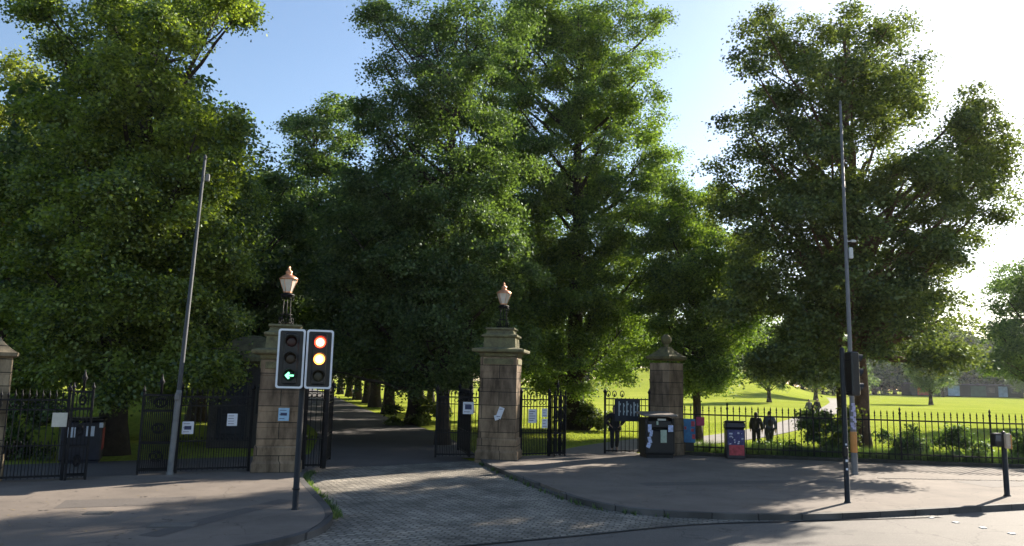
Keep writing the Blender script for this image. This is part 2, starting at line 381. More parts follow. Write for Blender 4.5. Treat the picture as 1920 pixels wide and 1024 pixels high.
kerb(LK, lk_in); kerb(RK, rk_in, (18, 24))
# line of small dark blocks across the right pavement
ln = MB()
for i in range(70):
    t = i / 69; x = 10.4 + t * 10.5; y = 21.7 + 0.9 * t - 0.25 * math.sin(t * 3)
    ln.box((x, y, 0.004), (0.11, 0.09, 0.012), 0.1 + random.uniform(-.1, .1))
tag(ln.build('block_line', mat('block_stone', (0.045, 0.04, 0.035), 0.9, 0.4, 20)), kind='structure')

# service covers in the left pavement and crossing studs on the road
for (px, py, wx, wy, lab) in ((325, 985, 0.75, 0.4, 'larger worn grey service cover in the left pavement near the road'), (185, 962, 0.45, 0.3, 'small grey service cover in the left pavement, further left')):
    g = ground(px, py); t = thing('service_cover', lab, 'service cover', (g.x, g.y, 0.004), 0.2)
    MB().box((0, 0, 0), (wx, wy, 0.012), 0, 0.004).build('frame', mat('cover_frame', (0.1, 0.09, 0.08), 0.6), t)
    MB().box((0, 0, 0.005), (wx - 0.08, wy - 0.08, 0.012), 0, 0.003).build('lid', mat('cover_lid', (0.15, 0.135, 0.12), 0.6, 0.3, 30, 0.5), t)
studs = [(1645, 957), (1700, 963), (1745, 971), (1792, 980), (1843, 990), (1897, 1001)]
names = ['nearest the kerb', 'second from the kerb', 'third from the kerb', 'fourth from the kerb', 'fifth from the kerb', 'farthest from the kerb']
s0 = None
for (px, py), nm in zip(studs, names):
    g = ground(px, py, -0.12)
    if s0 is None:
        me_o = MB().box((0, 0, 0.006), (0.11, 0.11, 0.016), 0.3, 0.006).build('crossing_stud', mat('stud', (0.6, 0.6, 0.58), 0.5, 0.2))
        s0 = me_o
    else:
        me_o = s0.copy(); COL.objects.link(me_o)
    me_o.location = (g.x, g.y, -0.12)
    tag(me_o, 'pale square crossing stud on the road, ' + nm, 'road stud', 'crossing studs on the road')

# repaired strips in the pavements
PATCH = ground_mat('repair_asphalt', (0.10, 0.088, 0.08), (0.125, 0.108, 0.096), 60, 0.25, 0.8, 0.5, 0.9)
for poly in ([(-8.2, 14.2), (-6.0, 15.0), (-6.3, 15.9), (-8.5, 15.1)], [(3.4, 19.0), (8.9, 20.6), (8.75, 21.15), (3.25, 19.55)], [(12.6, 20.2), (14.4, 20.9), (14.0, 22.0), (12.2, 21.3)], [(-4.6, 15.8), (-4.25, 15.7), (-5.3, 12.0), (-5.65, 12.1)]):
    sheet('pavement_patch', poly, 0.004, PATCH)
sheet('road_patch', [(2.6, 11.2), (6.4, 12.4), (6.1, 13.3), (2.3, 12.1)], -0.117, ground_mat('road_repair', (0.085, 0.08, 0.075), (0.11, 0.1, 0.09), 50, 0.3, 0.6, 0.6, 0.85))

# ------------------------------------------------------------------ foliage
def leaves_mesh(name, C, R, n_total, size, rng, m, parent, sigma=0.3, droop=0.35, fillin=0.12, per=20, bough=1.0):
    """C,R: blob centres and radii. Leaf clumps sit on the lumpy skins of the blobs, a few inside."""
    C = np.array(C); R = np.array(R)
    if R.ndim == 1: R = np.stack([R, R, R * 0.85], -1)
    area = R[:, 0] * R[:, 1]
    # boughs: uneven flattened masses over each blob's skin, with hollows between them
    rm = float(np.mean(R[:, 0])); nb = np.maximum(5, (area / max(0.16, (0.36 * rm) ** 2) * bough).astype(int)); bb = np.repeat(np.arange(len(C)), nb)
    d0 = rng.normal(size=(len(bb), 3)); d0[:, 2] += 0.12; d0 /= np.linalg.norm(d0, axis=1)[:, None]
    rf = rng.uniform(0.45, 1.08, len(bb)); BC = C[bb] + d0 * R[bb] * rf[:, None]
    br = R[bb, 0] * rng.uniform(0.15, 0.36, len(bb)); br = np.maximum(br, sigma * 0.9)
    wgt = br ** 2 * np.exp(rng.normal(size=len(bb)) * 0.5); ncl = max(20, int(n_total / per))
    bi = rng.choice(len(bb), ncl, p=wgt / wgt.sum())
    e = rng.normal(size=(ncl, 3)); e /= np.linalg.norm(e, axis=1)[:, None]; e *= rng.uniform(0.35, 1.0, ncl)[:, None] ** 0.6
    e[:, 2] *= 0.68; e[:, 2] -= 0.25 * np.linalg.norm(e[:, :2], axis=1)
    cc = BC[bi] + e * br[bi][:, None]; d = 0.6 * d0[bi] + 0.5 * e; d /= np.linalg.norm(d, axis=1)[:, None] + 1e-6
    k = rng.poisson(per, ncl); idx = np.repeat(np.arange(ncl), k); N = len(idx)
    sg = sigma * rng.uniform(0.6, 1.5, ncl)[idx]
    off = np.clip(rng.normal(size=(N, 3)), -1.7, 1.7) * sg[:, None] * 0.78; off[:, 2] *= 0.55
    out = d[idx].copy(); out[:, 2] *= 0.3
    along = (off * out).sum(1)
    off[:, 2] -= droop * np.maximum(along, -0.1) + droop * 0.25 * np.linalg.norm(off[:, :2], axis=1)
    P = cc[idx] + off
    nr = rng.normal(size=(N, 3)) * 0.55 + np.array([0, 0, 0.75]) + out * 0.45; nr /= np.linalg.norm(nr, axis=1)[:, None]
    tdir = rng.normal(size=(N, 3)) + out * 0.8 + np.array([0, 0, -0.5]); tdir -= nr * (tdir * nr).sum(1)[:, None]; tdir /= np.linalg.norm(tdir, axis=1)[:, None]
    sd_ = np.cross(nr, tdir)
    L = (size * rng.uniform(0.6, 1.35, N))[:, None]; W = L * rng.uniform(0.33, 0.46, N)[:, None]
    v0 = P - tdir * L * 0.5; v2 = P + tdir * L * 0.5
    mid = P - tdir * L * 0.08 + nr * L * 0.07
    v1 = mid + sd_ * W; v3 = mid - sd_ * W
    V = np.stack([v0, v1, v2, v3], 1).reshape(-1, 3).astype(np.float32)
    me = bpy.data.meshes.new(name); me.vertices.add(4 * N); me.vertices.foreach_set('co', V.ravel())
    me.loops.add(4 * N); me.loops.foreach_set('vertex_index', np.arange(4 * N, dtype=np.int32))
    me.polygons.add(N); me.polygons.foreach_set('loop_start', np.arange(0, 4 * N, 4, dtype=np.int32)); me.polygons.foreach_set('loop_total', np.full(N, 4, dtype=np.int32))
    me.update(calc_edges=True); me.materials.append(m)
    o = bpy.data.objects.new(name, me); COL.objects.link(o); o.parent = parent
    return o

def trunk_mesh(base_r, fork_h, top_h, C, rng, bark, parent, lean=(0, 0), twigs=3, limb_r=0.1, nseg=7, maxlimbs=60):
    b = MB()
    pts = []; rs = []
    n = 14
    wob = rng.normal(size=(n, 2)) * 0.09
    for i in range(n):
        t = i / (n - 1); z = top_h * t
        f = 1 + 0.5 * math.exp(-z * 2.2)
        pts.append(Vector((lean[0] * t + wob[i][0] * t * 1.5, lean[1] * t + wob[i][1] * t * 1.5, z - 0.15))); rs.append(max(0.03, base_r * f * (1 - t) ** 0.75 + 0.015))
    # root flare: wobble the lowest rings
    b.tube(pts, rs, 14)
    def axis(z):
        t = min(max(z / top_h, 0), 1); k = t * (n - 1); i = min(int(k), n - 2); return pts[i].lerp(pts[i + 1], k - i)
    for j, c in enumerate(C[:maxlimbs]):
        c = Vector(c); hd = math.hypot(c.x - lean[0] * .5, c.y - lean[1] * .5)
        h0 = min(max(fork_h, c.z - 0.75 * hd - 0.5), top_h * 0.93)
        a = axis(h0); t0 = h0 / top_h
        m1 = a.lerp(c, 0.45) + Vector((rng.normal() * .2, rng.normal() * .2, -0.12 * hd + rng.normal() * .15))
        lp = []; lr = []
        r0 = max(0.035, min(base_r * (1 - t0) ** 0.75 * 0.62, limb_r * (0.6 + 0.12 * (c - a).length)))
        for k in range(nseg + 1):
            t = k / nseg; q = a * (1 - t) ** 2 + m1 * 2 * t * (1 - t) + c * t * t
            q += Vector(rng.normal(size=3)) * 0.05 * math.sin(PI * t)
            lp.append(q); lr.append(r0 * (1 - t) ** 0.8 + 0.014)
        b.tube(lp, lr, 6)
        for k in range(twigs):
            s0 = lp[rng.integers(3, nseg + 1)]; dv = Vector(rng.normal(size=3)); dv.z = abs(dv.z) * 0.5; dv.normalize()
            e = s0 + dv * rng.uniform(0.6, 1.3); b.tube([s0, s0.lerp(e, .5) + Vector(rng.normal(size=3)) * .1, e], [0.022, 0.014, 0.006], 4)
    return b.build('trunk', bark, parent)

def make_tree(name, label, pos, lobes, n, size, m, bark=BARK, base_r=0.3, fork=2.5, seed=1, group=None, depth=None, lean=(0, 0), sigma=0.3, fillin=0.2, rscale=1.0, shadecopy=0, droop=.35, limb_r=.1):
    """lobes: list of (px,py,r_px[,depth offset]) read at the tree's own distance, spread in depth as a real crown"""
    rng = np.random.default_rng(seed)
    x0, y0 = pos; z0 = zground(x0, y0); D = y0
    t = thing(name, label, 'tree', (x0, y0, z0), 0, group)
    C = []; R = []
    xs = [at(l[0], l[1], D).x for l in lobes]; rx = (max(xs) - min(xs)) / 2 + 0.5; mx_ = (max(xs) + min(xs)) / 2
    dep = depth or rx
    for l in lobes:
        c = at(l[0], l[1], D); r = l[2] * D / F * rscale
        u = (c.x - mx_) / (rx + .5); span = dep * math.sqrt(max(0.05, 1 - u * u)) * 0.85
        offs = [l[3]] if len(l) > 3 else ([rng.uniform(-1, -0.3) * span, rng.uniform(0.2, 1.0) * span] if abs(u) < 0.75 else [rng.uniform(-.5, .5) * span])
        for o_ in offs:
            k = (D + o_) / D
            # keep height and width real at that depth: shift along the view ray
            cc = at(l[0], l[1], D + o_); C.append((cc.x - x0, cc.y - y0, cc.z - z0)); R.append(r * k * rng.uniform(0.92, 1.1))
    top = max(c[2] for c in C)
    trunk_mesh(base_r, fork, top * 0.93, C, rng, bark, t, lean=lean, limb_r=limb_r)
    leaves_mesh('crown', C, R, n, size, rng, m, t, sigma=sigma, fillin=fillin, droop=droop)
    return t

# the big tree right of the gates, behind the railings
E_l = [(1430,50,36),(1408,112,40),(1500,85,56),(1590,48,58),(1668,45,48),(1690,130,55),(1600,150,72),(1500,190,66),(1400,235,52),(1450,295,62),(1560,270,74),(1655,240,58),(1355,325,28),
       (1832,178,32),(1838,240,58),(1868,300,46),(1790,300,60),(1845,385,50),(1775,400,60),(1700,330,62),(1700,430,66),(1600,380,74),(1505,385,70),(1415,375,54),(1500,480,66),(1600,500,66),(1700,525,72),(1765,470,46),
       (1778,590,48),(1700,615,56),(1742,672,40),(1600,590,60),(1505,575,62),(1432,480,54),(1470,640,44),(1420,678,24),(1540,668,42),(1660,660,34),(1790,660,26),(1450,560,50),
       (1380,400,46),(1345,385,34),(1395,520,44),(1372,590,38),(1560,330,60),(1640,420,60),(1560,540,56),(1650,560,50),(1850,270,56),(1815,345,56),(1872,360,36),(1805,440,46),(1835,310,52),(1795,250,50),(1850,210,34),(1740,300,46),(1750,360,56),(1740,480,56),(1650,340,60),(1560,420,60),(1620,560,60),(1460,430,56),(1540,140,60),(1640,190,60),(1480,250,56),(1690,560,56),(1740,620,46),(1450,180,40),(1440,90,34),(1700,200,44),(1430,682,30),(1488,684,34),(1555,694,32),(1520,625,50),(1455,665,30),(1385,560,40),(1420,520,44),(1400,450,44)]
make_tree('sycamore_tree', 'tall dark backlit tree standing behind the railings right of the gates', (12.95, 28.2), E_l, 260000, 0.11, LEAF_D, BARK_R, 0.27, 4.3, 11, sigma=0.33, depth=4.6)
# the second darker stem beside it with undergrowth
E2 = [(1540,470,50),(1500,560,50),(1570,600,55),(1520,640,45),(1590,530,50),(1480,600,40)]
make_tree('young_tree', 'slender dark tree just left of the reddish trunk behind the railings', (13.2, 30.5), E2, 14000, 0.16, LEAF_M, BARK, 0.2, 3.0, 12)
# airy tree behind the small pier
F_l = [(1290,385,44),(1340,370,40),(1262,455,42),(1325,450,48),(1290,545,52),(1360,550,46),(1305,640,44),(1318,700,28),(1385,465,36),(1250,600,40),(1335,610,46),(1330,720,18),(1270,350,34),(1262,690,24),(1405,610,30),(1280,500,50),(1320,560,50),(1300,420,44),(1360,500,44),(1340,660,30),(1270,640,40),(1300,690,24),(1380,620,34),(1420,560,36),(1240,520,40),(1250,420,36),(1352,652,38),(1398,640,34),(1292,722,20),(1336,706,26),(1362,694,24),(1230,660,34),(1330,520,50),(1390,520,44),(1405,470,40)]
make_tree('lime_tree', 'airy green tree with hanging leaves behind the small stone pier', (9.3, 38.0), F_l, 140000, 0.12, LEAF_L, BARK, 0.2, 4.0, 13, sigma=0.36, fillin=0.05)
# the great lime in the middle
B_l = [(1000,50,80),(1085,25,74),(1172,28,52),(1236,42,36),(1222,120,34),(1130,120,74),(1050,180,84),(1150,225,74),(1205,300,62),(1245,292,30),(1100,330,84),(1185,400,74),(1010,330,84),(1100,470,84),(1205,500,62),(1000,480,84),
       (1080,590,84),(1170,612,62),(1120,672,54),(1020,690,56),(945,120,76),(925,220,76),(1060,715,34),(1090,730,22),(1030,720,26),(975,50,60),(960,180,60),(960,280,70),(960,580,70),(1130,540,70),(1150,470,60),(1130,650,50),(1200,660,40),(1140,700,26),(1190,180,50),(1240,360,44),(1060,260,70),(1060,100,60),(1260,480,44),(1250,520,50),(1080,400,60),(1010,660,50),(1060,640,50),(1200,560,60),(1170,480,60),(1222,650,30),(1240,400,40),(1130,420,60),(1150,330,60),(1030,540,60),(1160,580,60),(1215,230,34),(1100,220,60),(1170,690,34),(1225,430,40),(1010,590,70),(1235,560,40),(940,400,70)]
make_tree('lime_tree', 'tallest green tree in the middle, its right side sunlit above the park', (3.6, 42.0), B_l, 400000, 0.13, LEAF_L, BARK, 0.5, 3.0, 14, sigma=0.36, depth=4.5)
A_l = [(735,55,46),(722,125,42),(800,50,60),(820,160,80),(752,235,74),(865,250,84),(700,335,72),(770,340,74),(650,425,70),(725,450,80),(825,400,84),(905,350,74),(800,530,84),(905,500,84),(640,530,60),(700,590,74),(885,620,74),(800,640,64),(955,630,54),
       (900,110,74),(875,30,60),(960,520,60),(620,600,46),(860,690,36),(690,660,44),(700,20,22),(960,40,50),(690,215,36),(650,700,30),(720,690,40),(790,690,40),(840,715,24),(680,500,60),(760,520,70),(850,470,70),(760,430,60),(940,440,60),(940,300,60),(600,540,46),(620,660,40),(760,610,60),(840,580,70),(900,690,30),(760,700,30)]
make_tree('lime_tree', 'broad dark tree beside the drive, its crown hanging over the middle gate pier', (-2.6, 30.6), A_l, 340000, 0.105, LEAF_M, BARK, 0.24, 2.6, 15, sigma=0.33, depth=3.6)
# left tree
C_l = [(75,12,40),(210,30,80),(300,60,78),(415,12,36),(345,20,50),(452,14,20),(232,140,88),(318,180,70),(160,130,46),(100,82,20),(135,235,72),(250,270,92),(372,240,52),(425,235,40),(335,340,92),(432,335,62),(470,395,38),(205,400,100),(90,350,72),
       (60,470,72),(185,520,92),(300,480,92),(400,480,66),(425,580,50),(310,610,84),(180,640,84),(60,600,72),(370,660,52),(110,690,50),(250,690,50),(20,690,50),(445,480,36),(-10,560,50),(60,720,40),(160,710,40),(300,715,34),(380,700,36),(215,725,30),(430,680,34),(20,715,40),(250,560,70),(130,440,60),(250,420,70),(380,420,60),(340,560,60),(470,430,30),(120,590,60)]
make_tree('horse_chestnut_tree', 'huge leafy tree at the left behind the iron screen, sunlit at the top', (-12.6, 24.6), C_l, 390000, 0.105, LEAF_C, BARK, 0.42, 2.8, 16, sigma=0.33)
C2 = [(35,140,50),(25,215,60),(70,170,40),(60,290,50),(0,330,70),(-60,200,70),(-80,330,80),(20,430,60),(-60,480,80)]
make_tree('yellowish_tree', 'yellow green tree at the far left edge, behind the huge leafy tree', (-21.5, 32.0), C2, 60000, 0.15, LEAF_Y, BARK, 0.3, 3.5, 17, sigma=0.36)
Q_l = [(455,400,26),(430,470,44),(470,530,36),(500,590,46),(440,600,50),(520,520,36),(545,430,40),(540,350,36),(500,660,36),(410,680,40)]
make_tree('dark_tree', 'dark tree between the left lamp column and the left lantern pier', (-12.3, 36.0), Q_l, 50000, 0.14, LEAF_M, BARK, 0.25, 3.0, 18, sigma=0.36)
D_l = [(620,205,26),(590,235,34),(560,230,22),(640,260,34),(570,290,34),(620,320,46),(560,350,34),(535,395,30),(590,400,50),(650,380,46),(600,480,50),(550,470,36),(660,210,24),(550,570,50),(620,590,50)]
make_tree('ash_tree', 'feathery dark tree against the sky left of the middle crowns', (-12.4, 46.0), D_l, 60000, 0.16, LEAF_M, BARK, 0.25, 3.0, 19, sigma=0.42, fillin=0.04)
G_l = [(1905,500,40),(1880,548,40),(1930,560,60),(1870,620,40),(1920,640,60),(1885,690,40),(1990,560,80),(1990,660,80),(1860,660,26),(2050,600,80)]
make_tree('oak_tree', 'round dark tree at the right edge beyond the lawn', (44.5, 62.0), G_l, 60000, 0.2, LEAF_M, BARK, 0.4, 3.0, 20, sigma=0.5)

# generic park trees (avenue, beyond the lawn): two kinds, copied
def generic(name, label, loc, seed, H, rad, n, size, m, group, low=2.2, base_r=0.35):
    rng = np.random.default_rng(seed); t = thing(name, label, 'tree', loc, 0, group)
    C = []; R = []
    for i in range(26):
        u = i / 25; z = low + 1.2 + (H - low - 2.2) * u
        env = rad * math.sin(PI * (0.16 + 0.74 * u)) ** 0.7
        a = i * 2.4 + rng.uniform(-.4, .4); rr = env * rng.uniform(0.35, 0.8)
        C.append((rr * math.cos(a), rr * math.sin(a), z)); R.append(env * rng.uniform(0.36, 0.5) + 0.3)
    trunk_mesh(base_r, low, H * 0.93, C, rng, BARK, t, twigs=1, nseg=4)
    leaves_mesh('crown', C, R, n, size, rng, m, t, sigma=0.02 * rad * 4 + 0.15)
    return t
row = [(-5.3, 43.2), (-8.6, 55), (-11.6, 66.5), (-14.2, 76.7), (-17.0, 86), (-20.3, 97.4), (-23.8, 108), (-28.5, 122), (-34, 138)]
labs = ['nearest', 'second', 'third', 'fourth', 'fifth', 'sixth', 'seventh', 'eighth', 'ninth']
av = generic('avenue_tree', 'x', (0, 0, 0), 31, 17.5, 6.0, 42000, 0.23, LEAF_M, 'trees lining the drive', 2.8, 0.42)
av2 = generic('avenue_tree', 'x', (0, 0, 0), 32, 16.5, 5.5, 42000, 0.23, LEAF_M, 'trees lining the drive', 2.4, 0.4)
first = [True, True]
def put(src, i, x, y, rz, s, lab):
    z = zground(x, y)
    if first[i]:
        first[i] = False; src.location = (x, y, z); src.rotation_euler = (0, 0, rz); src.scale = (s, s, s); src['label'] = lab; return src
    return copy_thing(src, (x, y, z), rz, s, lab)
for i, (x, y) in enumerate(row):
    put((av, av2)[i % 2], i % 2, x, y, i * 1.3, 0.95 + 0.05 * (i % 3), labs[i] + ' dark trunked tree along the right of the drive, counting from the gate')
for i, (x, y) in enumerate([(-15.5, 30), (-17, 42), (-19.5, 54), (-23, 66), (-27, 78), (-32, 92), (-38, 108)]):
    put((av2, av)[i % 2], (i + 1) % 2, x, y, i * 1.9 + .5, 0.95 + 0.05 * (i % 3), labs[i] + ' shaded tree along the left of the drive, counting from the gate')
for i, (x, y) in enumerate([(-27, 27), (-30, 40), (-36, 55), (-47, 75)]):
    put((av, av2)[i % 2], i % 2, x, y, i * 1.1 + .2, 1.0, labs[i] + ' dark tree at the far left of the park, counting from the gate')
for i, (x, y) in enumerate([(0.4, 51), (-3.2, 60), (-6, 71), (-8.5, 83), (-11, 95)]):  # second row added to shade the ground left of the drive
    put((av2, av)[i % 2], i % 2, x, y, i * 2.3 + .9, 0.9 + 0.05 * (i % 3), labs[i] + ' added shade tree of the second row, on the lawn side, counting from the gate')
# far treeline beyond the lawn
far = generic('distant_tree', 'x', (0, 0, 0), 41, 20, 9, 9000, 0.8, LEAF_D, 'distant trees beyond the lawn', 1.0, 0.5)
far2 = generic('distant_tree', 'x', (0, 0, 0), 42, 17, 8.5, 9000, 0.8, LEAF_M, 'distant trees beyond the lawn', 0.8, 0.5)
first = [True, True]
k = 0
rr = random.Random(5)
for px in range(1010, 2100, 19):
    Dd = rr.uniform(328, 362) if px > 1600 else rr.uniform(235, 270)
    x = (px - 960) / F * Dd; s = rr.uniform(0.85, 1.25) * (1.4 if px > 1600 else 0.85)
    put((far, far2)[k % 2], k % 2, x, Dd, rr.uniform(0, 6), s, 'distant tree in the soft tree line beyond the sunlit lawn'); k += 1
# mid-distance sunlit trees at the hill's foot
mid = [(40, 118, 0.75, 'bright tree on the lawn behind the airy tree'),
       (60, 150, 0.9, 'tree casting a shadow streak on the rising lawn'), (163, 288, 1.15, 'tree standing before the left end of the low pavilion'), (196, 290, 1.0, 'tree standing before the right half of the low pavilion'),
       (77, 140, 0.8, 'tree beyond the lawn, hidden mostly by the big right tree')]
for i, (x, y, s, lab) in enumerate(mid):
    c = copy_thing(av if i % 2 else av2, (x, y, zground(x, y)), i * 2.0, s, lab); c['group'] = 'lone trees on the lawn'; c.name = 'lawn_tree'

# ------------------------------------------------------------------ shrubs and tall grass behind the railings
def shrub(name, label, x, y, r, h, n, size, m, seed, group='shrubs behind the railings'):
    rng = np.random.default_rng(seed); z = zground(x, y) if y > 26.5 else -0.1
    t = thing(name, label, 'shrub', (x, y, z), 0, group)
    C = []; R = []
    for i in range(11):
        a = rng.uniform(0, 6.28); q = rng.uniform(0, .75) * r
        C.append((1.3 * q * math.cos(a), 1.3 * q * math.sin(a), h * rng.uniform(.1, .8))); R.append(r * rng.uniform(.2, .42))
    b = MB()
    for c in C: b.tube([(0, 0, 0), (c[0] * .4, c[1] * .4, c[2] * .6), c], [0.03, 0.02, 0.008], 5)
    b.build('stem', BARK, t)
    leaves_mesh('foliage', C, R, n, size, rng, m, t, sigma=0.17, per=9, bough=.5)
    return t
shrub('shrub', 'leafy green bush left of the reddish trunk behind the railings', 11.3, 27.6, 1.0, 1.9, 7000, 0.1, LEAF_M, 51)
shrub('shrub', 'bright low bush between the paired trunks behind the railings', 12.2, 27.3, .6, 2.2, 3500, 0.1, LEAF_Y, 52)
shrub('shrub', 'green bush just right of the reddish trunk', 13.9, 27.2, .7, 1.6, 4000, 0.1, LEAF_M, 53)
shrub('shrub', 'dark round bush halfway along the right railings', 15.6, 26.9, .8, 1.5, 5000, 0.1, LEAF_M, 54)
shrub('shrub', 'bushy green growth at the far right end of the railings', 18.3, 26.4, .9, 1.6, 5000, 0.1, LEAF_M, 55)
shrub('shrub', 'low bush at the railings behind the poster covered bin', 9.1, 28.0, .7, .55, 2500, 0.09, LEAF_M, 56)
shrub('shrub', 'low dark bush behind the railings near the walking couple', 10.3, 27.9, .9, .6, 3500, 0.09, LEAF_M, 57)
shrub('shrub', 'dark bush at the foot of the middle tree beyond the right iron screen', 4.2, 41, 1.5, 1.9, 6000, 0.14, LEAF_D, 58, 'bushes at the feet of trees')
shrub('shrub', 'dark bush at the foot of the nearest tree right of the drive', -5.0, 42.6, 1.6, 1.6, 6000, 0.14, LEAF_D, 59, 'bushes at the feet of trees')
shrub('shrub', 'sprawling green bush behind the left iron screen', -14.5, 22.4, 1.6, 1.6, 7000, 0.12, LEAF_M, 60, 'bushes at the feet of trees')
def blades(name, pts_fn, n, h, m, seed, kind='stuff'):
    rng = np.random.default_rng(seed); P = pts_fn(rng, n); N = len(P)
    a = rng.uniform(0, 6.28, N); hh = h * rng.uniform(.4, 1.2, N); ln_ = rng.normal(size=(N, 2)) * 0.28
    dx = np.cos(a) * 0.012; dy = np.sin(a) * 0.012
    top = P + np.stack([ln_[:, 0] * hh, ln_[:, 1] * hh, hh], -1)
    v0 = P + np.stack([-dx, -dy, 0 * dx], -1); v1 = P + np.stack([dx, dy, 0 * dx], -1)
    V = np.stack([v0, v1, top], 1).reshape(-1, 3).astype(np.float32)
    me = bpy.data.meshes.new(name); me.vertices.add(3 * N); me.vertices.foreach_set('co', V.ravel())
    me.loops.add(3 * N); me.loops.foreach_set('vertex_index', np.arange(3 * N, dtype=np.int32))
    me.polygons.add(N); me.polygons.foreach_set('loop_start', np.arange(0, 3 * N, 3, dtype=np.int32)); me.polygons.foreach_set('loop_total', np.full(N, 3, dtype=np.int32))
    me.update(calc_edges=True); me.materials.append(m); o = bpy.data.objects.new(name, me); COL.objects.link(o)
    return o
FENCE = [(6.15, 27.35), (9.0, 26.75), (16.5, 25.5), (24, 25.2)]
def fence_pt(u):
    L = [math.dist(FENCE[i], FENCE[i + 1]) for i in range(3)]; s = u * sum(L)
    for i in range(3):
        if s <= L[i] or i == 2:
            t = s / L[i]; return (FENCE[i][0] + (FENCE[i + 1][0] - FENCE[i][0]) * t, FENCE[i][1] + (FENCE[i + 1][1] - FENCE[i][1]) * t)
        s -= L[i]
def strip(rng, n):
    u = rng.random(n) ** 0.8; dd = 0.15 + rng.random(n) ** 1.6 * 2.2
    p = np.array([fence_pt(q) for q in u]); z = hill_z(p[:, 0], p[:, 1] + dd)
    keep = rng.random(n) < 0.45 + 0.55 * np.sin(u * 31) ** 2
    return np.stack([p[:, 0], p[:, 1] + dd, z], -1)[keep]
tag(blades('tall_grass', strip, 70000, 0.55, LEAF_M, 71), 'tall grass and weeds growing along the foot of the right railings', 'grass', kind='stuff')
def lawn_pts(rng, n):
    y = 28.5 + rng.random(n) ** 1.8 * 30; x = rng.uniform(-0.05, 0.75, n) * y
    # leave the path clear
    P = np.array(pl); d = np.min(np.abs(x[:, None] - P[None, :, 0]) + np.abs(y[:, None] - P[None, :, 1]) * 0.6, axis=1)
    k = d > 2.1; return np.stack([x, y, hill_z(x, y)], -1)[k]
tag(blades('lawn_grass', lawn_pts, 90000, 0.1, LEAF_Y, 72), 'short bright grass of the lawn behind the railings', 'grass', kind='stuff')

# fallen leaves and litter specks on the pavements
def specks(rng, n):
    P = []
    while len(P) < n:
        x = rng.uniform(-9, 15); y = rng.uniform(11, 26)
        if x < 0: ok = (y < 17 + (x + 9) * .8) and (x < -5.2)
        else: ok = y > 18 + .15 * x and y < 25
        if ok: P.append((x, y, 0.006))
    return np.array(P)
rng = np.random.default_rng(5); P = specks(rng, 500)
b = MB()
for p in P:
    a = rng.uniform(0, 6.28); s = rng.uniform(.012, .035); c_, s_ = math.cos(a) * s, math.sin(a) * s
    b.add([(p[0] - c_, p[1] - s_, p[2]), (p[0] + s_ * .6, p[1] - c_ * .6, p[2] + .003), (p[0] + c_, p[1] + s_, p[2] + .006), (p[0] - s_ * .6, p[1] + c_ * .6, p[2] + .002)], [(0, 1, 2, 3)])
tag(b.build('fallen_leaves', mat('dry_leaf', (0.2, 0.15, 0.07), 0.9, 0.4, 2)), 'scattered small dry leaves and petals on the pavements', 'fallen leaves', kind='stuff')

def kerb_weeds(rng, n):
    P = []
    for i in range(n):
        t = rng.integers(0, 20); k = LK[t]; g = abs(math.sin(t * 1.7)) ** 1.5
        if rng.random() < g: P.append((k[0] + 0.04 + abs(rng.normal()) * .07, k[1] + rng.normal() * .12, -0.11))
    for i in range(n // 2):
        t = rng.integers(4, 40); k = RK[t]
        if rng.random() < abs(math.sin(t * 2.3)) ** 3: P.append((k[0] - 0.03 - abs(rng.normal()) * .04, k[1] + rng.normal() * .1, -0.11))
    return np.array(P)
tag(blades('kerb_weeds', kerb_weeds, 2600, 0.1, LEAF_M, 74), 'small green weeds growing in the joint along the kerbs', 'weeds', kind='stuff')
b = MB(); rg = random.Random(21)
for i in range(420):
    x = rg.uniform(-9, 16); y = rg.uniform(11, 25)
    if not ((x < -5.4 and y < 17 + (x + 9) * .8) or (x > 1.5 and y > 17 + .25 * x and y < 24.8)): continue
    q = rg.uniform(.015, .035); n = 7
    b.add([(x + q * math.cos(2 * PI * k / n) * rg.uniform(.8, 1.1), y + q * math.sin(2 * PI * k / n), .005) for k in range(n)], [tuple(range(n))])
tag(b.build('gum_spots', mat('old_gum', (.05, .045, .042), .9, .4, 3)), 'old trodden chewing gum spots on the pavements', 'gum spots', kind='stuff')

# ------------------------------------------------------------------ gate piers
def square_prof(b, prof, rz=0, seg=1):
    """prof: (half width, z) rings of a square section"""
    vs = []; n = len(prof)
    for r, z in prof:
        for sx, sy in ((-1, -1), (1, -1), (1, 1), (-1, 1)): vs.append((sx * r, sy * r, z))
    fs = [(3, 2, 1, 0), tuple((n - 1) * 4 + k for k in range(4))]
    for i in range(n - 1):
        for k in range(4):
            j = (k + 1) % 4; fs.append((i * 4 + k, i * 4 + j, (i + 1) * 4 + j, (i + 1) * 4 + k))
    b.add(vs, fs); return b

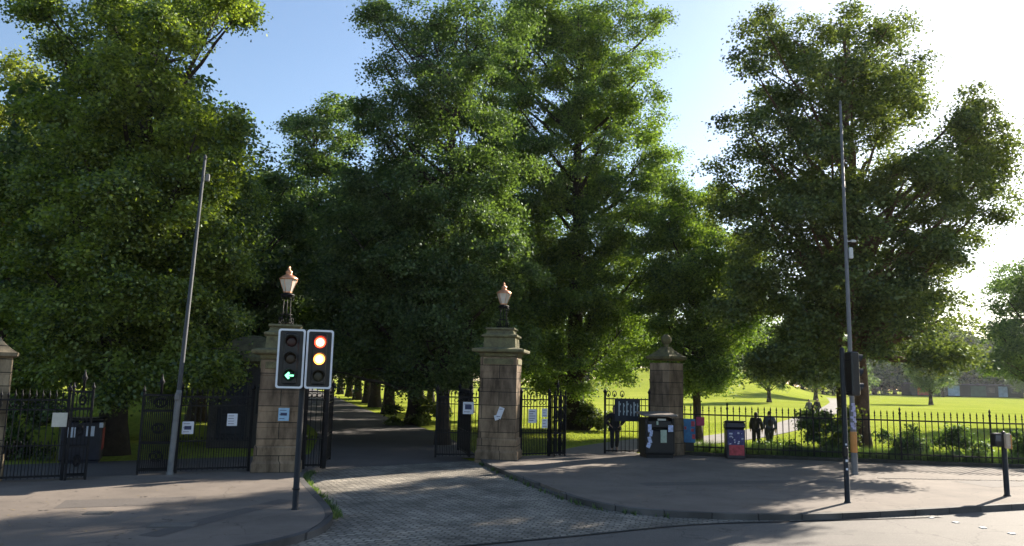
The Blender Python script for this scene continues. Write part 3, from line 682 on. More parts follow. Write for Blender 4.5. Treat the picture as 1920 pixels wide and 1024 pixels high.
def big_pier(loc, rz, label, w=0.6, H=3.05):
    t = thing('gate_pier', label, 'gate pier', loc, rz, 'tall lantern piers of the main gate')
    square_prof(MB(), [(w + .07, -0.15), (w + .07, .22), (w + .03, .3), (w + .03, .62), (w, .66)]).build('plinth', STONE, t)
    b = MB(); z = 0.66; hs = [0.44, 0.4, 0.46, 0.42, 0.4]
    k = (H - 0.66) / sum(hs)
    for i, h in enumerate(hs):
        h *= k; q = w - 0.012
        square_prof(b, [(q - .012, z), (q, z + .014), (q, z + h - .014), (q - .012, z + h)]); z += h
    b.build('shaft', STONE, t)
    b = MB(); square_prof(b, [(w - .05, H - .0), (w + .02, H + .04), (w + .02, H + .12), (w + .22, H + .16), (w + .24, H + .2), (w + .24, H + .25), (w + .1, H + .29), (w - .05, H + .31)])
    b.build('cornice', CAPST, t)
    b = MB(); square_prof(b, [(w - .08, H + .31), (w - .1, H + .62), (w - .03, H + .66), (w - .03, H + .72), (w - .14, H + .76), (w - .18, H + .86), (w - .12, H + .9), (w - .14, H + .95)])
    b.build('pedestal', CAPST, t)
    # frieze panels
    b = MB()
    for s in (-1, 1):
        b.box((0, s * (w + .002), H - .14), (2 * w - .24, .03, .18), 0, .008); b.box((s * (w + .002), 0, H - .14), (.03, 2 * w - .24, .18), 0, .008)
    b.build('frieze_panel', CAPST, t)
    return t, H + .95
def lantern(loc, rz, label, s=1.0, stand=0.62):
    t = thing('gate_lantern', label, 'lantern', loc, rz, 'copper lanterns on the gate piers'); t.scale = (s, s, s)
    b = MB()
    for a in range(4):
        an = a * PI / 2 + PI / 4; c, q = math.cos(an), math.sin(an)
        b.tube([(.3 * c, .3 * q, 0), (.2 * c, .2 * q, .1), (.15 * c, .15 * q, .3), (.13 * c, .13 * q, stand)], [.018, .014, .011, .011], 6)
        sc = [(c * (.2 + .09 * math.cos(u)), q * (.2 + .09 * math.cos(u)), .13 + .09 * math.sin(u)) for u in np.linspace(-1.5, 3.6, 12)]
        b.tube(sc, .012, 5)
        sc = [(c * (.19 + .06 * math.cos(u)), q * (.19 + .06 * math.cos(u)), stand - .08 + .06 * math.sin(u)) for u in np.linspace(-1.5, 4.2, 10)]
        b.tube(sc, .011, 5)
    for z in (.05, .3, stand - .04): b.lathe([(.17, z), (.17, z + .02)], n=12)
    b.lathe([(.13, stand - .02), (.2, stand), (.2, stand + .03), (.1, stand + .06), (.09, stand + .1)], n=12)
    b.tube([(0, 0, 0), (0, 0, stand)], .014, 8)
    b.build('stand', IRON, t)
    z = stand + .1
    MB().lathe([(.12, z), (.25, z + .38)], n=6, smooth=False).build('glass', GLASSY, t)
    b = MB()
    for a in range(6):
        an = a * PI / 3; c, q = math.cos(an), math.sin(an); b.tube([(.123 * c, .123 * q, z), (.253 * c, .253 * q, z + .38)], .009, 5)
        b.tube([(.2 * c, .2 * q, z + .38), (.2 * c, .2 * q, z + .45)], [.018, .004], 5)
    b.lathe([(.125, z - .02), (.125, z + .02)], n=6, smooth=False)
    b.build('frame', COPPER, t)
    MB().lathe([(.27, z + .37), (.275, z + .4), (.18, z + .48), (.1, z + .52), (.085, z + .55), (.1, z + .57), (.1, z + .61), (.05, z + .66), (.03, z + .68), (.045, z + .71), (.02, z + .76), (.005, z + .79)], n=12).build('cap', COPPER, t)
    return t
P1 = (-6.1, 20.55); P2 = (-0.28, 24.9); P3 = (5.6, 27.3); P0 = (-11.68, 17.4)
R1 = math.radians(16); R2 = math.radians(-8)
p1, top1 = big_pier((P1[0], P1[1], 0), R1, 'tall stone pier left of the drive with a pale blue notice', 0.56, 2.87)
lantern((P1[0] + .0, P1[1], top1), R1, 'copper lantern on the left stone pier, behind the traffic lights', .92, 0.88)
p2, top2 = big_pier((P2[0], P2[1], 0), R2, 'tall stone pier right of the drive with a torn white poster', 0.6, 3.2)
lantern((P2[0] + .03, P2[1], top2), R2, 'copper lantern on the middle stone pier', .92, 0.78)
def small_pier(loc, rz, label, w=0.4, H=3.1):
    t = thing('small_gate_pier', label, 'gate pier', loc, rz, 'small ball topped piers')
    b = MB(); z = -0.15
    for h in (.75, .45, .42, .48, .4, .45, .4):
        e = .04 if z < .3 else 0
        hh = min(h, H - z); square_prof(b, [(w + e - .01, z), (w + e, z + .012), (w + e, z + hh - .012), (w + e - .01, z + hh)]); z += hh
        if z >= H - .01: break
    b.build('shaft', STONE, t)
    square_prof(MB(), [(w - .02, H), (w + .09, H + .05), (w + .1, H + .13), (w + .02, H + .17), (w - .05, H + .22), (w - .16, H + .32), (w - .24, H + .4), (w - .28, H + .48)]).build('cap', MOSSY, t)
    MB().lathe([(.09, H + .46), (.075, H + .52), (.09, H + .56)] + [(.19 * math.sin(a), H + .74 - .19 * math.cos(a)) for a in np.linspace(.45, PI - .02, 10)], n=16).build('ball_finial', MOSSY, t)
    return t
small_pier((P3[0], P3[1], 0), math.radians(42), 'small mossy stone pier behind the large black bin', 0.42, 3.3)
p0 = small_pier((P0[0], P0[1] , 0), math.radians(30), 'pale stone pier cut by the left edge of the view', 0.3, 2.72)
for ch in list(p0.children):
    if ch.name.startswith('ball'): bpy.data.objects.remove(ch)
for ch in p0.children: ch.data = ch.data.copy(); ch.data.materials[0] = STONE_L

# ------------------------------------------------------------------ ironwork
def iron_panel(name, label, cat, a, bpt, H, group=None, spacing=0.12, dog=True, post=0.035, z0=0.0, crest=True, finial=True, ends=(True, True)):
    a = Vector((a[0], a[1], 0)); bpt = Vector((bpt[0], bpt[1], 0)); L = (bpt - a).length; rz = math.atan2(bpt.y - a.y, bpt.x - a.x)
    t = thing(name, label, cat, (a.x, a.y, z0), rz, group)
    b = MB()
    for z, h in ((0.1, .045), (0.78, .03), (H - .32, .03), (H - .1, .04)): MB().box((L / 2, 0, z), (L, .03, h)).build('rail', IRON, t)
    b = MB(); n = max(2, int(L / spacing))
    for i in range(1, n):
        x = L * i / n; b.box((x, 0, H / 2), (.02, .02, H - .1))
        if finial: b.lathe([(.012, H - .06), (.03, H + .02), (.012, H + .06), (.002, H + .14)], (x, 0, 0), 5)
    if dog:
        for i in range(n):
            x = L * (i + .5) / n; b.box((x, 0, .45), (.016, .016, .7)); b.lathe([(.008, .8), (.02, .84), (.001, .9)], (x, 0, 0), 4)
    b.build('bars', IRON, t)
    for k, on in enumerate(ends):
        if not on: continue
        x = 0 if k == 0 else L
        q = MB().box((x, 0, (H + .08) / 2), (post * 2, post * 2, H + .08), 0, .008)
        q.lathe([(post, H + .08), (.06, H + .13), (.065, H + .17), (.03, H + .22), (.004, H + .3)], (x, 0, 0), 8)
        q.build('post', IRON, t)
    if crest:
        m = max(2, int(L / .4)); b = MB(); b.box((0, 0, H - .2), (.05, .02, .03))
        for s in (-1, 1): b.tube([(s * .07 + .06 * math.cos(u) * s, 0, H - .2 + .06 * math.sin(u)) for u in np.linspace(-3.1, 2.4, 10)], .011, 4)
        sc0 = b.build('scroll', IRON, t); sc0.location = (L * .5 / m, 0, 0)
        for i in range(1, m):
            c = sc0.copy(); COL.objects.link(c); c.parent = t; c.location = (L * (i + .5) / m, 0, 0)
    return t
def iron_standard(label, c, rz, w, d, H, sp=.07):
    """openwork square iron standard"""
    t = thing('iron_standard', label, 'iron post', (c[0], c[1], 0), rz, 'openwork iron standards')
    for sx in (-1, 1):
        for sy in (-1, 1):
            MB().box((sx * w / 2, sy * d / 2, H / 2), (.05, .05, H), 0, .006).lathe([(.02, H), (.045, H + .05), (.02, H + .09), (.002, H + .17)], (sx * w / 2, sy * d / 2, 0), 6).build('post', IRON, t)
    b = MB()
    for z in (.1, .75, H - .45, H - .06):
        for s in (-1, 1): b.box((0, s * d / 2, z), (w, .03, .04)); b.box((s * w / 2, 0, z), (.03, d, .04))
    n = max(3, int(w / sp))
    for i in range(1, n):
        for s in (-1, 1): b.box((-w / 2 + w * i / n, s * d / 2, H / 2), (.018, .018, H - .1))
    for i in range(1, max(3, int(d / sp))):
        for s in (-1, 1): b.box((s * w / 2, -d / 2 + d * i / max(3, int(d / sp)), H / 2), (.018, .018, H - .1))
    b.build('bars', IRON, t)
    for s in (-1, 1):
        for zc in (.42, H - .25, 1.1):
            b = MB(); b.box((0, s * (d / 2 + .012), zc), (.04, .02, .06))
            for q in (-1, 1): b.tube([(q * (.02 + .09 * math.cos(u)) * w * 1.6, s * (d / 2 + .012), zc + .11 * math.sin(u)) for u in np.linspace(-2.4, 2.8, 14)], .012, 4)
            b.build('scroll', IRON, t)
    MB().lathe([(.03, H - .06), (.03, H + .2), (.07, H + .26), (.03, H + .34), (.004, H + .46)], n=8).build('finial', IRON, t)
    return t
G1 = 'iron screens and gate leaves of the gateway'
iron_panel('iron_screen', 'black iron screen with a white notice at the far left', 'iron screen', (-15.5, 14.9), (-10.15, 17.75), 1.9, G1, .13)
iron_standard('openwork iron standard left of the narrow left opening', (-9.95, 17.95), math.radians(30), .4, .3, 2.05)
iron_standard('dense openwork iron standard behind the left lamp column', (-8.72, 19.25), math.radians(26), .78, .35, 1.98, .045)
iron_panel('iron_screen', 'black iron screen with two white notices left of the left stone pier', 'iron screen', (-8.28, 19.4), (-6.72, 20.15), 1.98, G1, .12)
iron_panel('gate_leaf', 'narrow black gate panel behind the traffic light pole', 'gate', (-5.5, 20.85), (-4.97, 21.0), 2.15, G1, .12, post=.055)
iron_panel('gate_leaf', 'open left leaf of the main gate folded back into the drive', 'gate', (-5.06, 21.1), (-5.35, 23.3), 2.05, G1, .13)
iron_panel('gate_leaf', 'black iron leaf at the drive left of the middle stone pier', 'gate', (-2.3, 24.6), (-0.95, 24.7), 2.0, G1, .11)
iron_panel('gate_leaf', 'open right leaf of the main gate folded back beside the middle pier', 'gate', (-1.25, 24.95), (-1.75, 27.2), 2.05, G1, .12)
iron_panel('iron_screen', 'black iron screen with posters right of the middle stone pier', 'iron screen', (0.4, 25.25), (1.35, 25.8), 1.95, G1, .11)
iron_standard('openwork iron standard right of the middle stone pier', (1.65, 25.95), math.radians(30), .42, .3, 2.05)
gl = iron_panel('gate_leaf', 'black iron gate leaf with a dark banner left of the large black bin', 'gate', (3.4, 27.2), (5.0, 27.35), 2.0, G1, .14, dog=False, crest=False, finial=False)
for xc in (.12, .34, .62):
    b = MB(); b.box((xc, 0, 2.02), (.04, .025, .12))
    for s in (-1, 1): b.tube([(xc + s * .07 * math.cos(u), 0, 2.08 + .1 * math.sin(u)) for u in np.linspace(-1.2, 3.3, 10)], .016, 5)
    b.build('scroll', IRON, gl)

# right railings on a low stone plinth
def railings():
    t = thing('railings', 'long black spear topped railings along the right pavement', 'railings', (FENCE[0][0], FENCE[0][1], 0))
    b = MB(); bars = MB(); rails = MB(); o = Vector((FENCE[0][0], FENCE[0][1], 0)); posts = MB()
    for i in range(3):
        p = Vector((*FENCE[i], 0)) - o; q = Vector((*FENCE[i + 1], 0)) - o; L = (q - p).length; rz = math.atan2(q.y - p.y, q.x - p.x); mid = (p + q) / 2
        b.box((mid.x, mid.y, -.02), (L + (.02 if i else 0), .22, .26), rz, .02)
        for z in (.3, 1.42): MB().box((mid.x, mid.y, z), (L, .022, .05), rz).build('rail', IRON, t)
        n = int(L / .2)
        for k in range(n):
            c = p.lerp(q, (k + .5) / n)
            if k % 14 == 7:
                posts = MB(); posts.box((c.x, c.y, .88), (.05, .05, 1.5), rz, .006); posts.lathe([(.025, 1.6), (.05, 1.66), (.02, 1.72), (.04, 1.78), (.003, 1.88)], (c.x, c.y, 0), 8); posts.build('post', IRON, t)
            else:
                bars.tube([(c.x, c.y, .14), (c.x, c.y, 1.55)], .0165, 6, False); bars.lathe([(.013, 1.53), (.034, 1.57), (.016, 1.6), (.03, 1.65), (.002, 1.76)], (c.x, c.y, 0), 6)
    b.build('plinth', mat('dark_plinth', (.035, .032, .026), .95, .4, 4, .5), t); bars.build('bars', IRON, t);
    return t
railings()
# ------------------------------------------------------------------ notices
def notice(label, c, w, h, rz, m=PAPER, lines=5, tilt=0.0, block=None, kind='notice', group='paper notices on the gates'):
    t = thing('notice', label, kind, c, rz, group)
    MB().box((0, 0, 0), (w, .008, h), 0, .002, ry=tilt).build('sheet', m, t)
    if lines:
        b = MB(); rg = random.Random(int(c[0] * 100))
        for i in range(lines):
            z = h * (.32 - .64 * i / max(1, lines - 1)); ww = w * rg.uniform(.45, .75)
            b.box((-(w * .78 - ww) / 2 + tilt * z, -.0065, z), (ww, .003, h * .045))
        if block: b.box((0, -.0065, h * block[1]), (w * block[0], .003, h * block[2]))
        b.build('print', PRINT, t)
    return t
def on_line(px, py, a, b_):
    """point where the view ray through a pixel meets the vertical plane through a-b"""
    d = ray(px, py); a = Vector(a); b_ = Vector(b_); t = b_ - a
    # solve (d.x*s, d.y*s) = a + t*k
    s = (a.x * t.y - a.y * t.x) / (d.x * t.y - d.y * t.x)
    return Vector((d.x * s, d.y * s, EYE + d.z * s)), math.atan2(t.y, t.x)
def pin(label, px, py, a, b_, w, h, **k):
    p, rz = on_line(px, py, a, b_); n = Vector((math.sin(rz), -math.cos(rz), 0)) * .045
    return notice(label, p + n, w, h, rz, **k)
pin('white notice on the far left iron screen', 112, 787, (-15.5, 14.9), (-10.15, 17.75), .3, .32, m=PAPER_W, lines=0)
pin('white notice low on the iron screen beside the left lamp column', 352, 802, (-8.28, 19.4), (-6.72, 20.15), .27, .31, block=(.6, .0, .3), lines=3)
pin('white notice on the iron screen nearest the left stone pier', 435, 787, (-8.28, 19.4), (-6.72, 20.15), .25, .31, lines=4)
def face(P, rz, w):  # front face line of a pier
    c = Vector(P); t = Vector((math.cos(rz), math.sin(rz))); n = Vector((math.sin(rz), -math.cos(rz)))
    return (c + n * w - t), (c + n * w + t)
f1 = face(P1, R1, .56); f2 = face(P2, R2, .6)
pin('pale blue notice on the left stone pier', 532, 777, f1[0], f1[1], .27, .33, m=BLUEPAPER, block=(.6, .02, .22), lines=3)
pin('torn white poster on the middle stone pier', 938, 774, f2[0], f2[1], .17, .36, tilt=.35, lines=2)
pin('small white scrap below the torn poster', 931, 783, f2[0], f2[1], .12, .16, tilt=-.3, lines=0)
pin('white notice with a dark picture left of the middle stone pier', 878, 765, (-2.3, 24.6), (-0.95, 24.7), .34, .38, block=(.62, .08, .4), lines=2)
pin('larger white poster on the iron screen right of the middle pier', 997, 780, (0.4, 25.25), (1.35, 25.8), .32, .45, lines=5)
pin('upper of two small white notices on the right iron screen', 1020, 774, (0.4, 25.25), (1.35, 25.8), .22, .28, lines=3)
pin('lower of two small white notices on the right iron screen', 1020, 794, (0.4, 25.25), (1.35, 25.8), .22, .3, lines=3)
RED = mat('crimson', (0.32, 0.035, 0.08), .6, .2, 8)
pin('square crimson notice on the railings right of the small pier', 1313, 790, FENCE[0], FENCE[1], .28, .3, m=RED, lines=0)
# banner on the gate leaf
p_, rz_ = on_line(1176, 769, (3.4, 27.2), (5.0, 27.35))
t = thing('banner', 'dark banner with pale upright shapes hung on the gate leaf', 'banner', (p_.x, p_.y - .04, p_.z), rz_)
MB().box((0, 0, 0), (.92, .012, .78), 0, .004).build('cloth', mat('banner_cloth', (.02, .024, .032), .8, .3, 5), t)
b = MB()
for x, w_, h_, zz in ((-.3, .09, .5, .05), (-.14, .07, .42, .03), (-.02, .09, .5, .06), (.12, .06, .4, .0), (.24, .1, .5, .04), (.36, .06, .44, .02)):
    b.box((x, -.009, zz), (w_ * .5, .004, h_)); b.box((x + w_ * .4, -.009, zz + h_ * .3), (w_ * .5, .004, .07)); b.box((x + w_ * .4, -.009, zz - h_ * .2), (w_ * .5, .004, .06))
b.build('shapes', mat('banner_print', (.28, .32, .34), .8, .3, 6), t)

# ------------------------------------------------------------------ bins
def big_bin(c, rz, label, w=1.05, d=.75, H=1.42):
    t = thing('litter_bin', label, 'bin', (c[0], c[1], 0), rz, 'litter bins by the gates')
    b = MB(); b.box((0, 0, .06), (w - .1, d - .1, .12)); b.box((0, 0, .52), (w, d, .8), 0, .03)
    for sx in (-1, 1): b.box((sx * (w / 2 - .05), 0, H / 2 + .36), (.1, d - .02, .5), 0, .02)
    b.box((0, d / 2 - .04, H / 2 + .36), (w - .18, .06, .5)); b.box((0, -.1, 1.0), (w - .2, .1, .16), 0, .02)
    b.build('body', BLACK, t)
    MB().box((0, -.03, H + .02), (w + .14, d + .16, .07), 0, .025, rx=math.radians(5)).build('lid', mat('weathered_lid', (.2, .17, .145), .6, .3, 5), t)
    MB().box((0, -d / 2 + .02, 1.12), (w - .24, .05, .22), 0, .02).build('flap', mat('bin_flap', (.02, .02, .022), .45), t)
    MB().box((.0, -d / 2 + .015, .5), (w - .14, .05, .66), 0, .015).build('door', mat('bin_door', (.011, .011, .013), .45), t)
    return t, d, w, H
bb, d_, w_, H_ = big_bin((5.05, 26.35), math.radians(10), 'large black bin with a pale lid and stickers in front of the small pier')
def sticker(parent, x, y, z, w, h, m, name='sticker', tilt=0): return MB().box((x, y, z), (w, .006, h), 0, .0015, ry=tilt).build(name, m, parent)
STB = mat('sticker_blue', (.42, .47, .66), .7, .45, 14); STP = mat('sticker_green', (.33, .4, .32), .7, .2, 10)
for k, (x, z, w0, h0, tl) in enumerate([(-.38, .98, .13, .26, 0), (-.33, .82, .1, .2, .2), (-.38, .6, .12, .22, -.3), (-.42, .42, .14, .16, .4)]): sticker(bb, x, -.375 - .02, z, w0, h0, STB, tilt=tl)
sticker(bb, .1, -.375 - .045, .72, .22, .42, STP); sticker(bb, .36, -.375 - .02, .98, .18, .22, STB); sticker(bb, -.12, -.375 - .045, 1.16, .07, .12, STP); sticker(bb, .05, -.375 - .01, 1.27, .3, .06, PAPER_W)
NAVY = mat('navy_poster', (.035, .04, .13), .6, .5, 7, col2=(.08, .07, .2)); REDP = mat('red_poster', (.36, .05, .06), .6, .5, 9); WH = mat('pale_marks', (.5, .5, .55), .7, .3, 8)
t = thing('litter_bin', 'poster covered navy and red bin standing against the railings', 'bin', (7.75, 26.45, 0), math.radians(-6), 'litter bins by the gates')
b = MB(); b.box((0, 0, .5), (.62, .5, 1.0), 0, .03); b.box((0, .02, 1.1), (.66, .5, .24), 0, .05, rx=math.radians(-8)); b.box((0, 0, .03), (.56, .44, .1)); b.build('body', mat('bin_body_dark', (.025, .022, .03), .45, .3), t)
MB().box((0, -.255, .72), (.56, .008, .5), 0, .002).build('poster', NAVY, t); MB().box((.02, -.257, .3), (.5, .01, .34), 0, .002).build('poster', REDP, t)
b = MB(); rg = random.Random(3)
for i in range(16): b.box((rg.uniform(-.22, .22), -.262, rg.uniform(.5, .9)), (rg.uniform(.02, .07), .004, rg.uniform(.02, .06)), ry=rg.uniform(-.5, .5))
b.build('marks', WH, t)
MB().box((0, -.02, 1.235), (.68, .54, .03), 0, .01, rx=math.radians(-8)).build('lid', mat('bin_lid', (.09, .085, .06), .6, .3), t)
# blue board behind the pier
t = thing('poster_board', 'narrow blue and red board fixed to the railings beside the small pier', 'board', (6.36, 27.1, 0), math.radians(-12))
MB().box((0, 0, .86), (.4, .05, .82), 0, .01).build('board', mat('blue_board', (.03, .1, .3), .5, .4, 5, col2=(.04, .2, .36)), t)
b = MB()
for x, z, w0, h0 in ((.12, 1.1, .12, .18), (.14, .66, .1, .16), (-.14, .95, .07, .1), (.1, .88, .1, .1)): b.box((x, -.03, z), (w0, .008, h0), 0, .002)
b.build('red_patch', REDP, t)
MB().box((0, 0, .3), (.3, .04, .3), 0, .01).build('foot', BLACK, t)
# left bin beyond the narrow opening
t = thing('litter_bin', 'dark bin with two white notices and a red side beyond the left opening', 'bin', (-12.15, 22.1, -.1), math.radians(22), 'litter bins by the gates')
b = MB(); b.box((0, 0, .6), (1.05, .6, 1.1), 0, .04); b.box((0, 0, .03), (.95, .5, .08)); b.build('body', mat('bin_body_blue', (.018, .02, .032), .45, .3), t)
MB().box((0, 0, 1.2), (1.12, .68, .1), 0, .03).build('lid', BLACK, t)
sticker(t, -.28, -.305, .85, .26, .28, PAPER, 'notice_sheet'); sticker(t, .2, -.305, .88, .24, .28, PAPER, 'notice_sheet')
MB().box((.53, 0, .66), (.01, .5, .6), 0, .002).build('side_panel', mat('red_side', (.4, .06, .05), .6, .3), t)
sticker(t, .48, -.307, 1.05, .1, .14, PAPER, 'sticker')

# ------------------------------------------------------------------ columns and posts
def lamp_column(base, H, label, r0, r1, mlow, mup, zs, stickers=False):
    t = thing('lamp_column', label, 'lamp post', (base[0], base[1], 0), 0, 'lamp columns')
    if zs:
        MB().lathe([(r0 * 1.25, -.1), (r0 * 1.25, .05), (r0, .08), (r0 * .97, zs), (r0 * .8, zs + .06)], n=14).build('base_section', mlow, t)
        MB().lathe([(r0 * .82, zs + .0), (r0 * .8, zs + .1), (r1, H)], n=14).build('shaft', mup, t)
    else:
        MB().lathe([(r0 * 1.15, -.1), (r0 * 1.15, .04), (r0, .08), (r0 * .98, 1.9), (r0 * .8, 2.0), (r0 * .78, 2.1), (r1, H)], n=14).build('shaft', mup, t)
    MB().lathe([(r1 * 1.15, H - .02), (r1 * 1.2, H + .05), (r1 * .5, H + .1), (.002, H + .12)], n=10).build('top_cap', mup, t)
    return t
lc = lamp_column((-8.28, 19.1), 8.0, 'left lamp column, grey with a pale lower section, before the iron screen', .072, .036, PALEPOST, GREYPOST, 2.0)
lc.rotation_euler = (0, math.radians(1.7), 0)
MB().box((.02, -.1, 1.9), (.12, .06, .16), 0, .01).build('bracket', PALEPOST, lc)
MB().box((.12, 0, 7.5), (.1, .08, .2), 0, .02).build('sensor_box', PALEPOST, lc)
rc = lamp_column((10.06, 22.5), 11.2, 'tall right lamp column with an orange wrap and stickers', .088, .036, COLUMN, COLUMN, 0)
ORG = mat('orange_wrap', (.5, .22, .06), .7, .15, 5)
MB().lathe([(.09, .62), (.094, .64), (.094, 1.2), (.09, 1.22)], n=14).build('orange_wrap', ORG, rc)
b = MB(); rg = random.Random(9)
STV = mat('sticker_violet', (.4, .38, .55), .7, .35, 12)
for i in range(12):
    z = 1.32 + i * .062; a = rg.uniform(-2.2, -.9); b.box((.088 * math.cos(a), .088 * math.sin(a), z), (.09, .006, rg.uniform(.05, .09)), a + PI / 2)
b.build('stickers', STV, rc)
MB().box((.13, -.02, 6.5), (.12, .1, .34), 0, .02).build('equipment_box', mat('white_box', (.55, .55, .55), .5), rc)
b = MB(); b.tube([(0, 0, 6.85), (.2, -.02, 6.87)], .015, 6); b.box((.22, -.03, 6.87), (.16, .07, .07), .2, .015); b.build('camera_unit', mat('white_box', (.55, .55, .55), .5), rc)
b = MB(); b.lathe([(.07, 3.0), (.085, 3.01), (.085, 3.05), (.07, 3.06)], n=12); b.box((-.03, -.09, 3.03), (.05, .03, .06)); b.build('clamp', GREYPOST, rc)

WBORD = mat('pale_border', (.75, .77, .82), .5, .1); HOUS = mat('signal_housing', (.012, .012, .014), .4, .3)
def lens(parent, x, z, col, kind, y=-.14, name='lens'):
    if kind == 'off':
        MB().lathe([(.098, 0), (.09, .012), (.05, .02), (.0, .022)], n=20).build(name, mat('lens_off_' + str(round(col[0], 2)), col, .25, .1), parent)
    else:
        MB().lathe([(.1, 0), (.09, .014), (.05, .024), (.0, .026)], n=20).build(name, mat('lens_' + kind, col, .3, .02, emit=col, estr={'red': 9, 'amber': 9}[kind]), parent)
    o = parent.children[-1]
def signal(label, base, rz, heads, H=3.5):
    t = thing('traffic_light', label, 'traffic light', (base[0], base[1], 0), rz)
    MB().lathe([(.075, -.05), (.075, .01), (.057, .03), (.055, H - .05), (.05, H), (.01, H + .03)], n=14).build('pole', BLACK, t)
    return t
def signal_head(parent, x, zc, states, board=True, ry=0.0, y=-.08, rz=0.0, w=.5, h=1.12):
    hd = bpy.data.objects.new('signal_head', None)
    # the head's own mesh is its housing; board, visors and lenses hang on it
    COL.objects.unlink(hd) if hd.name in COL.objects else None
    b = MB(); b.box((0, 0, 0), (.29, .2, .98), 0, .03)
    hs = b.build('signal_head', HOUS, parent); hs.location = (x, y, zc); hs.rotation_euler = (0, ry, rz)
    if board:
        MB().box((0, -.06, 0), (w - .05, .02, h - .05), 0, .008).build('backing_board', HOUS, hs)
        # rounded white border as one closed strip
        b = MB(); ow, oh, r = w / 2, h / 2, .05; iw = .036
        def rr_(ww, hh, r_):
            o = []
            for cx_, cz_, a0 in ((ww - r_, hh - r_, 0), (-ww + r_, hh - r_, PI / 2), (-ww + r_, -hh + r_, PI), (ww - r_, -hh + r_, 1.5 * PI)):
                for k in range(6): a = a0 + k / 5 * PI / 2; o.append((cx_ + r_ * math.cos(a), cz_ + r_ * math.sin(a)))
            return o
        A = rr_(ow, oh, r); B = rr_(ow - iw, oh - iw, r - .015); n = len(A)
        vs = [(p[0], -.078, p[1]) for p in A] + [(p[0], -.078, p[1]) for p in B] + [(p[0], -.05, p[1]) for p in A] + [(p[0], -.05, p[1]) for p in B]
        fs = []
        for i in range(n):
            j = (i + 1) % n; fs += [(i, j, n + j, n + i), (i, 2 * n + i, 2 * n + j, j), (n + i, n + j, 3 * n + j, 3 * n + i), (2 * n + i, 3 * n + i, 3 * n + j, 2 * n + j)]
        b.add(vs, fs); b.build('border', WBORD, hs)
    for k, st in enumerate(states):
        z = .32 - .32 * k
        # half-open visor
        b = MB(); n = 16; vs = []
        for yy, rr0 in ((-.1, .118), (-.24, .122)):
            for q in range(n + 1):
                a = math.radians(-25) + math.radians(230) * q / n; zz = z + rr0 * math.sin(a)
                y2 = yy if yy > -.2 else (-.1 - .14 * max(0.15, .5 + .5 * math.sin(a)))
                vs.append((rr0 * math.cos(a), y2, zz))
        b.add(vs, [(q, q + 1, n + 2 + q, n + 1 + q) for q in range(n)], True)
        vo = b.build('visor', HOUS, hs)
        em = {'red': ((1.0, .05, .02), 2.2), 'amber': ((1.0, .3, .05), 2.2)}
        if st in em:
            c, e = em[st]
            core = MB(); core.lathe([(.104, 0), (.096, .016), (.05, .03), (.002, .034)], n=24)
            lo = core.build('lens', mat('lens_rim_' + st, c, .3, .02, emit=c, estr=e), hs)
            lo.rotation_euler = (PI / 2, 0, 0); lo.location = (0, -.1, z)
            c2 = MB(); c2.lathe([(.078, 0), (.06, .012), (.002, .02)], n=24)
            l2 = c2.build('glow', mat('lens_core_' + st, (1, .75, .62), .3, .02, emit={'red': (1, .5, .4), 'amber': (1, .5, .28)}[st], estr=1.1), lo)
            l2.location = (0, 0, .03)
        elif st == 'arrow':
            lo = MB().lathe([(.104, 0), (.096, .016), (.05, .022), (.002, .024)], n=24).build('lens', mat('lens_dark_green', (.008, .03, .018), .3, .1), hs)
            lo.rotation_euler = (PI / 2, 0, 0); lo.location = (0, -.1, z)
            ar = MB(); sh = [(-.085, 0), (-.02, .07), (.01, .045), (-.018, .016), (.08, .016), (.08, -.016), (-.018, -.016), (.01, -.045), (-.02, -.07)]
            ar.add([(p[0], -.128, p[1]) for p in sh] + [(p[0], -.124, p[1]) for p in sh], [(0, 1, 2, 3), (3, 4, 5, 6), (6, 7, 8, 0), (0, 3, 6)] + [(i, (i + 1) % 9, 9 + (i + 1) % 9, 9 + i) for i in range(9)])
            ao = ar.build('green_arrow', mat('arrow_lit', (.5, 1, .75), .3, .02, emit=(.22, 1.0, .5), estr=.75), hs); ao.location = (0, 0, z)
        else:
            lo = MB().lathe([(.104, 0), (.096, .016), (.05, .022), (.002, .024)], n=24).build('lens', mat('lens_unlit_' + st, {'offred': (.03, .008, .008), 'offamber': (.03, .02, .012), 'offgreen': (.03, .028, .016)}[st], .35, .1), hs)
            lo.rotation_euler = (PI / 2, 0, 0); lo.location = (0, -.1, z)
    return hs
tl = signal('black traffic light showing red and amber with a green left arrow', (-3.96, 14.66), math.radians(14), 2, 3.34)
signal_head(tl, -.24, 2.8, ['offred', 'offamber', 'arrow'], rz=math.radians(-2))
signal_head(tl, .28, 2.8, ['red', 'amber', 'offgreen'], rz=math.radians(2))
b = MB()
for z in (2.5, 3.2): b.box((0, 0, z), (.5, .05, .05), 0, .008)
b.build('bracket', BLACK, tl)
MB().box((0, 0, .38), (.14, .13, .02), 0, .004).build('collar', BLACK, tl)
t2 = signal('black traffic light pole at the right kerb, its head turned away', (7.44, 17.05), 0, 1, 3.35)
signal_head(t2, .24, 2.8, ['offred', 'offamber', 'offgreen'], board=False, y=.05, rz=math.radians(100))
b = MB()
for z in (2.4, 3.1): b.tube([(0, 0, z), (.2, .04, z)], .02, 6)
b.build('bracket', BLACK, t2)
b = MB()
for z, r_ in ((1.05, .06), (.9, .05), (1.25, .04), (.72, .045)): b.box((-.01, -.058, z), (r_, .006, r_), 0, .001)
b.build('stickers', PAPER, t2)
MB().box((-.05, -.09, 1.1), (.1, .1, .2), .1, .015).build('push_button_box', BLACK, t2)

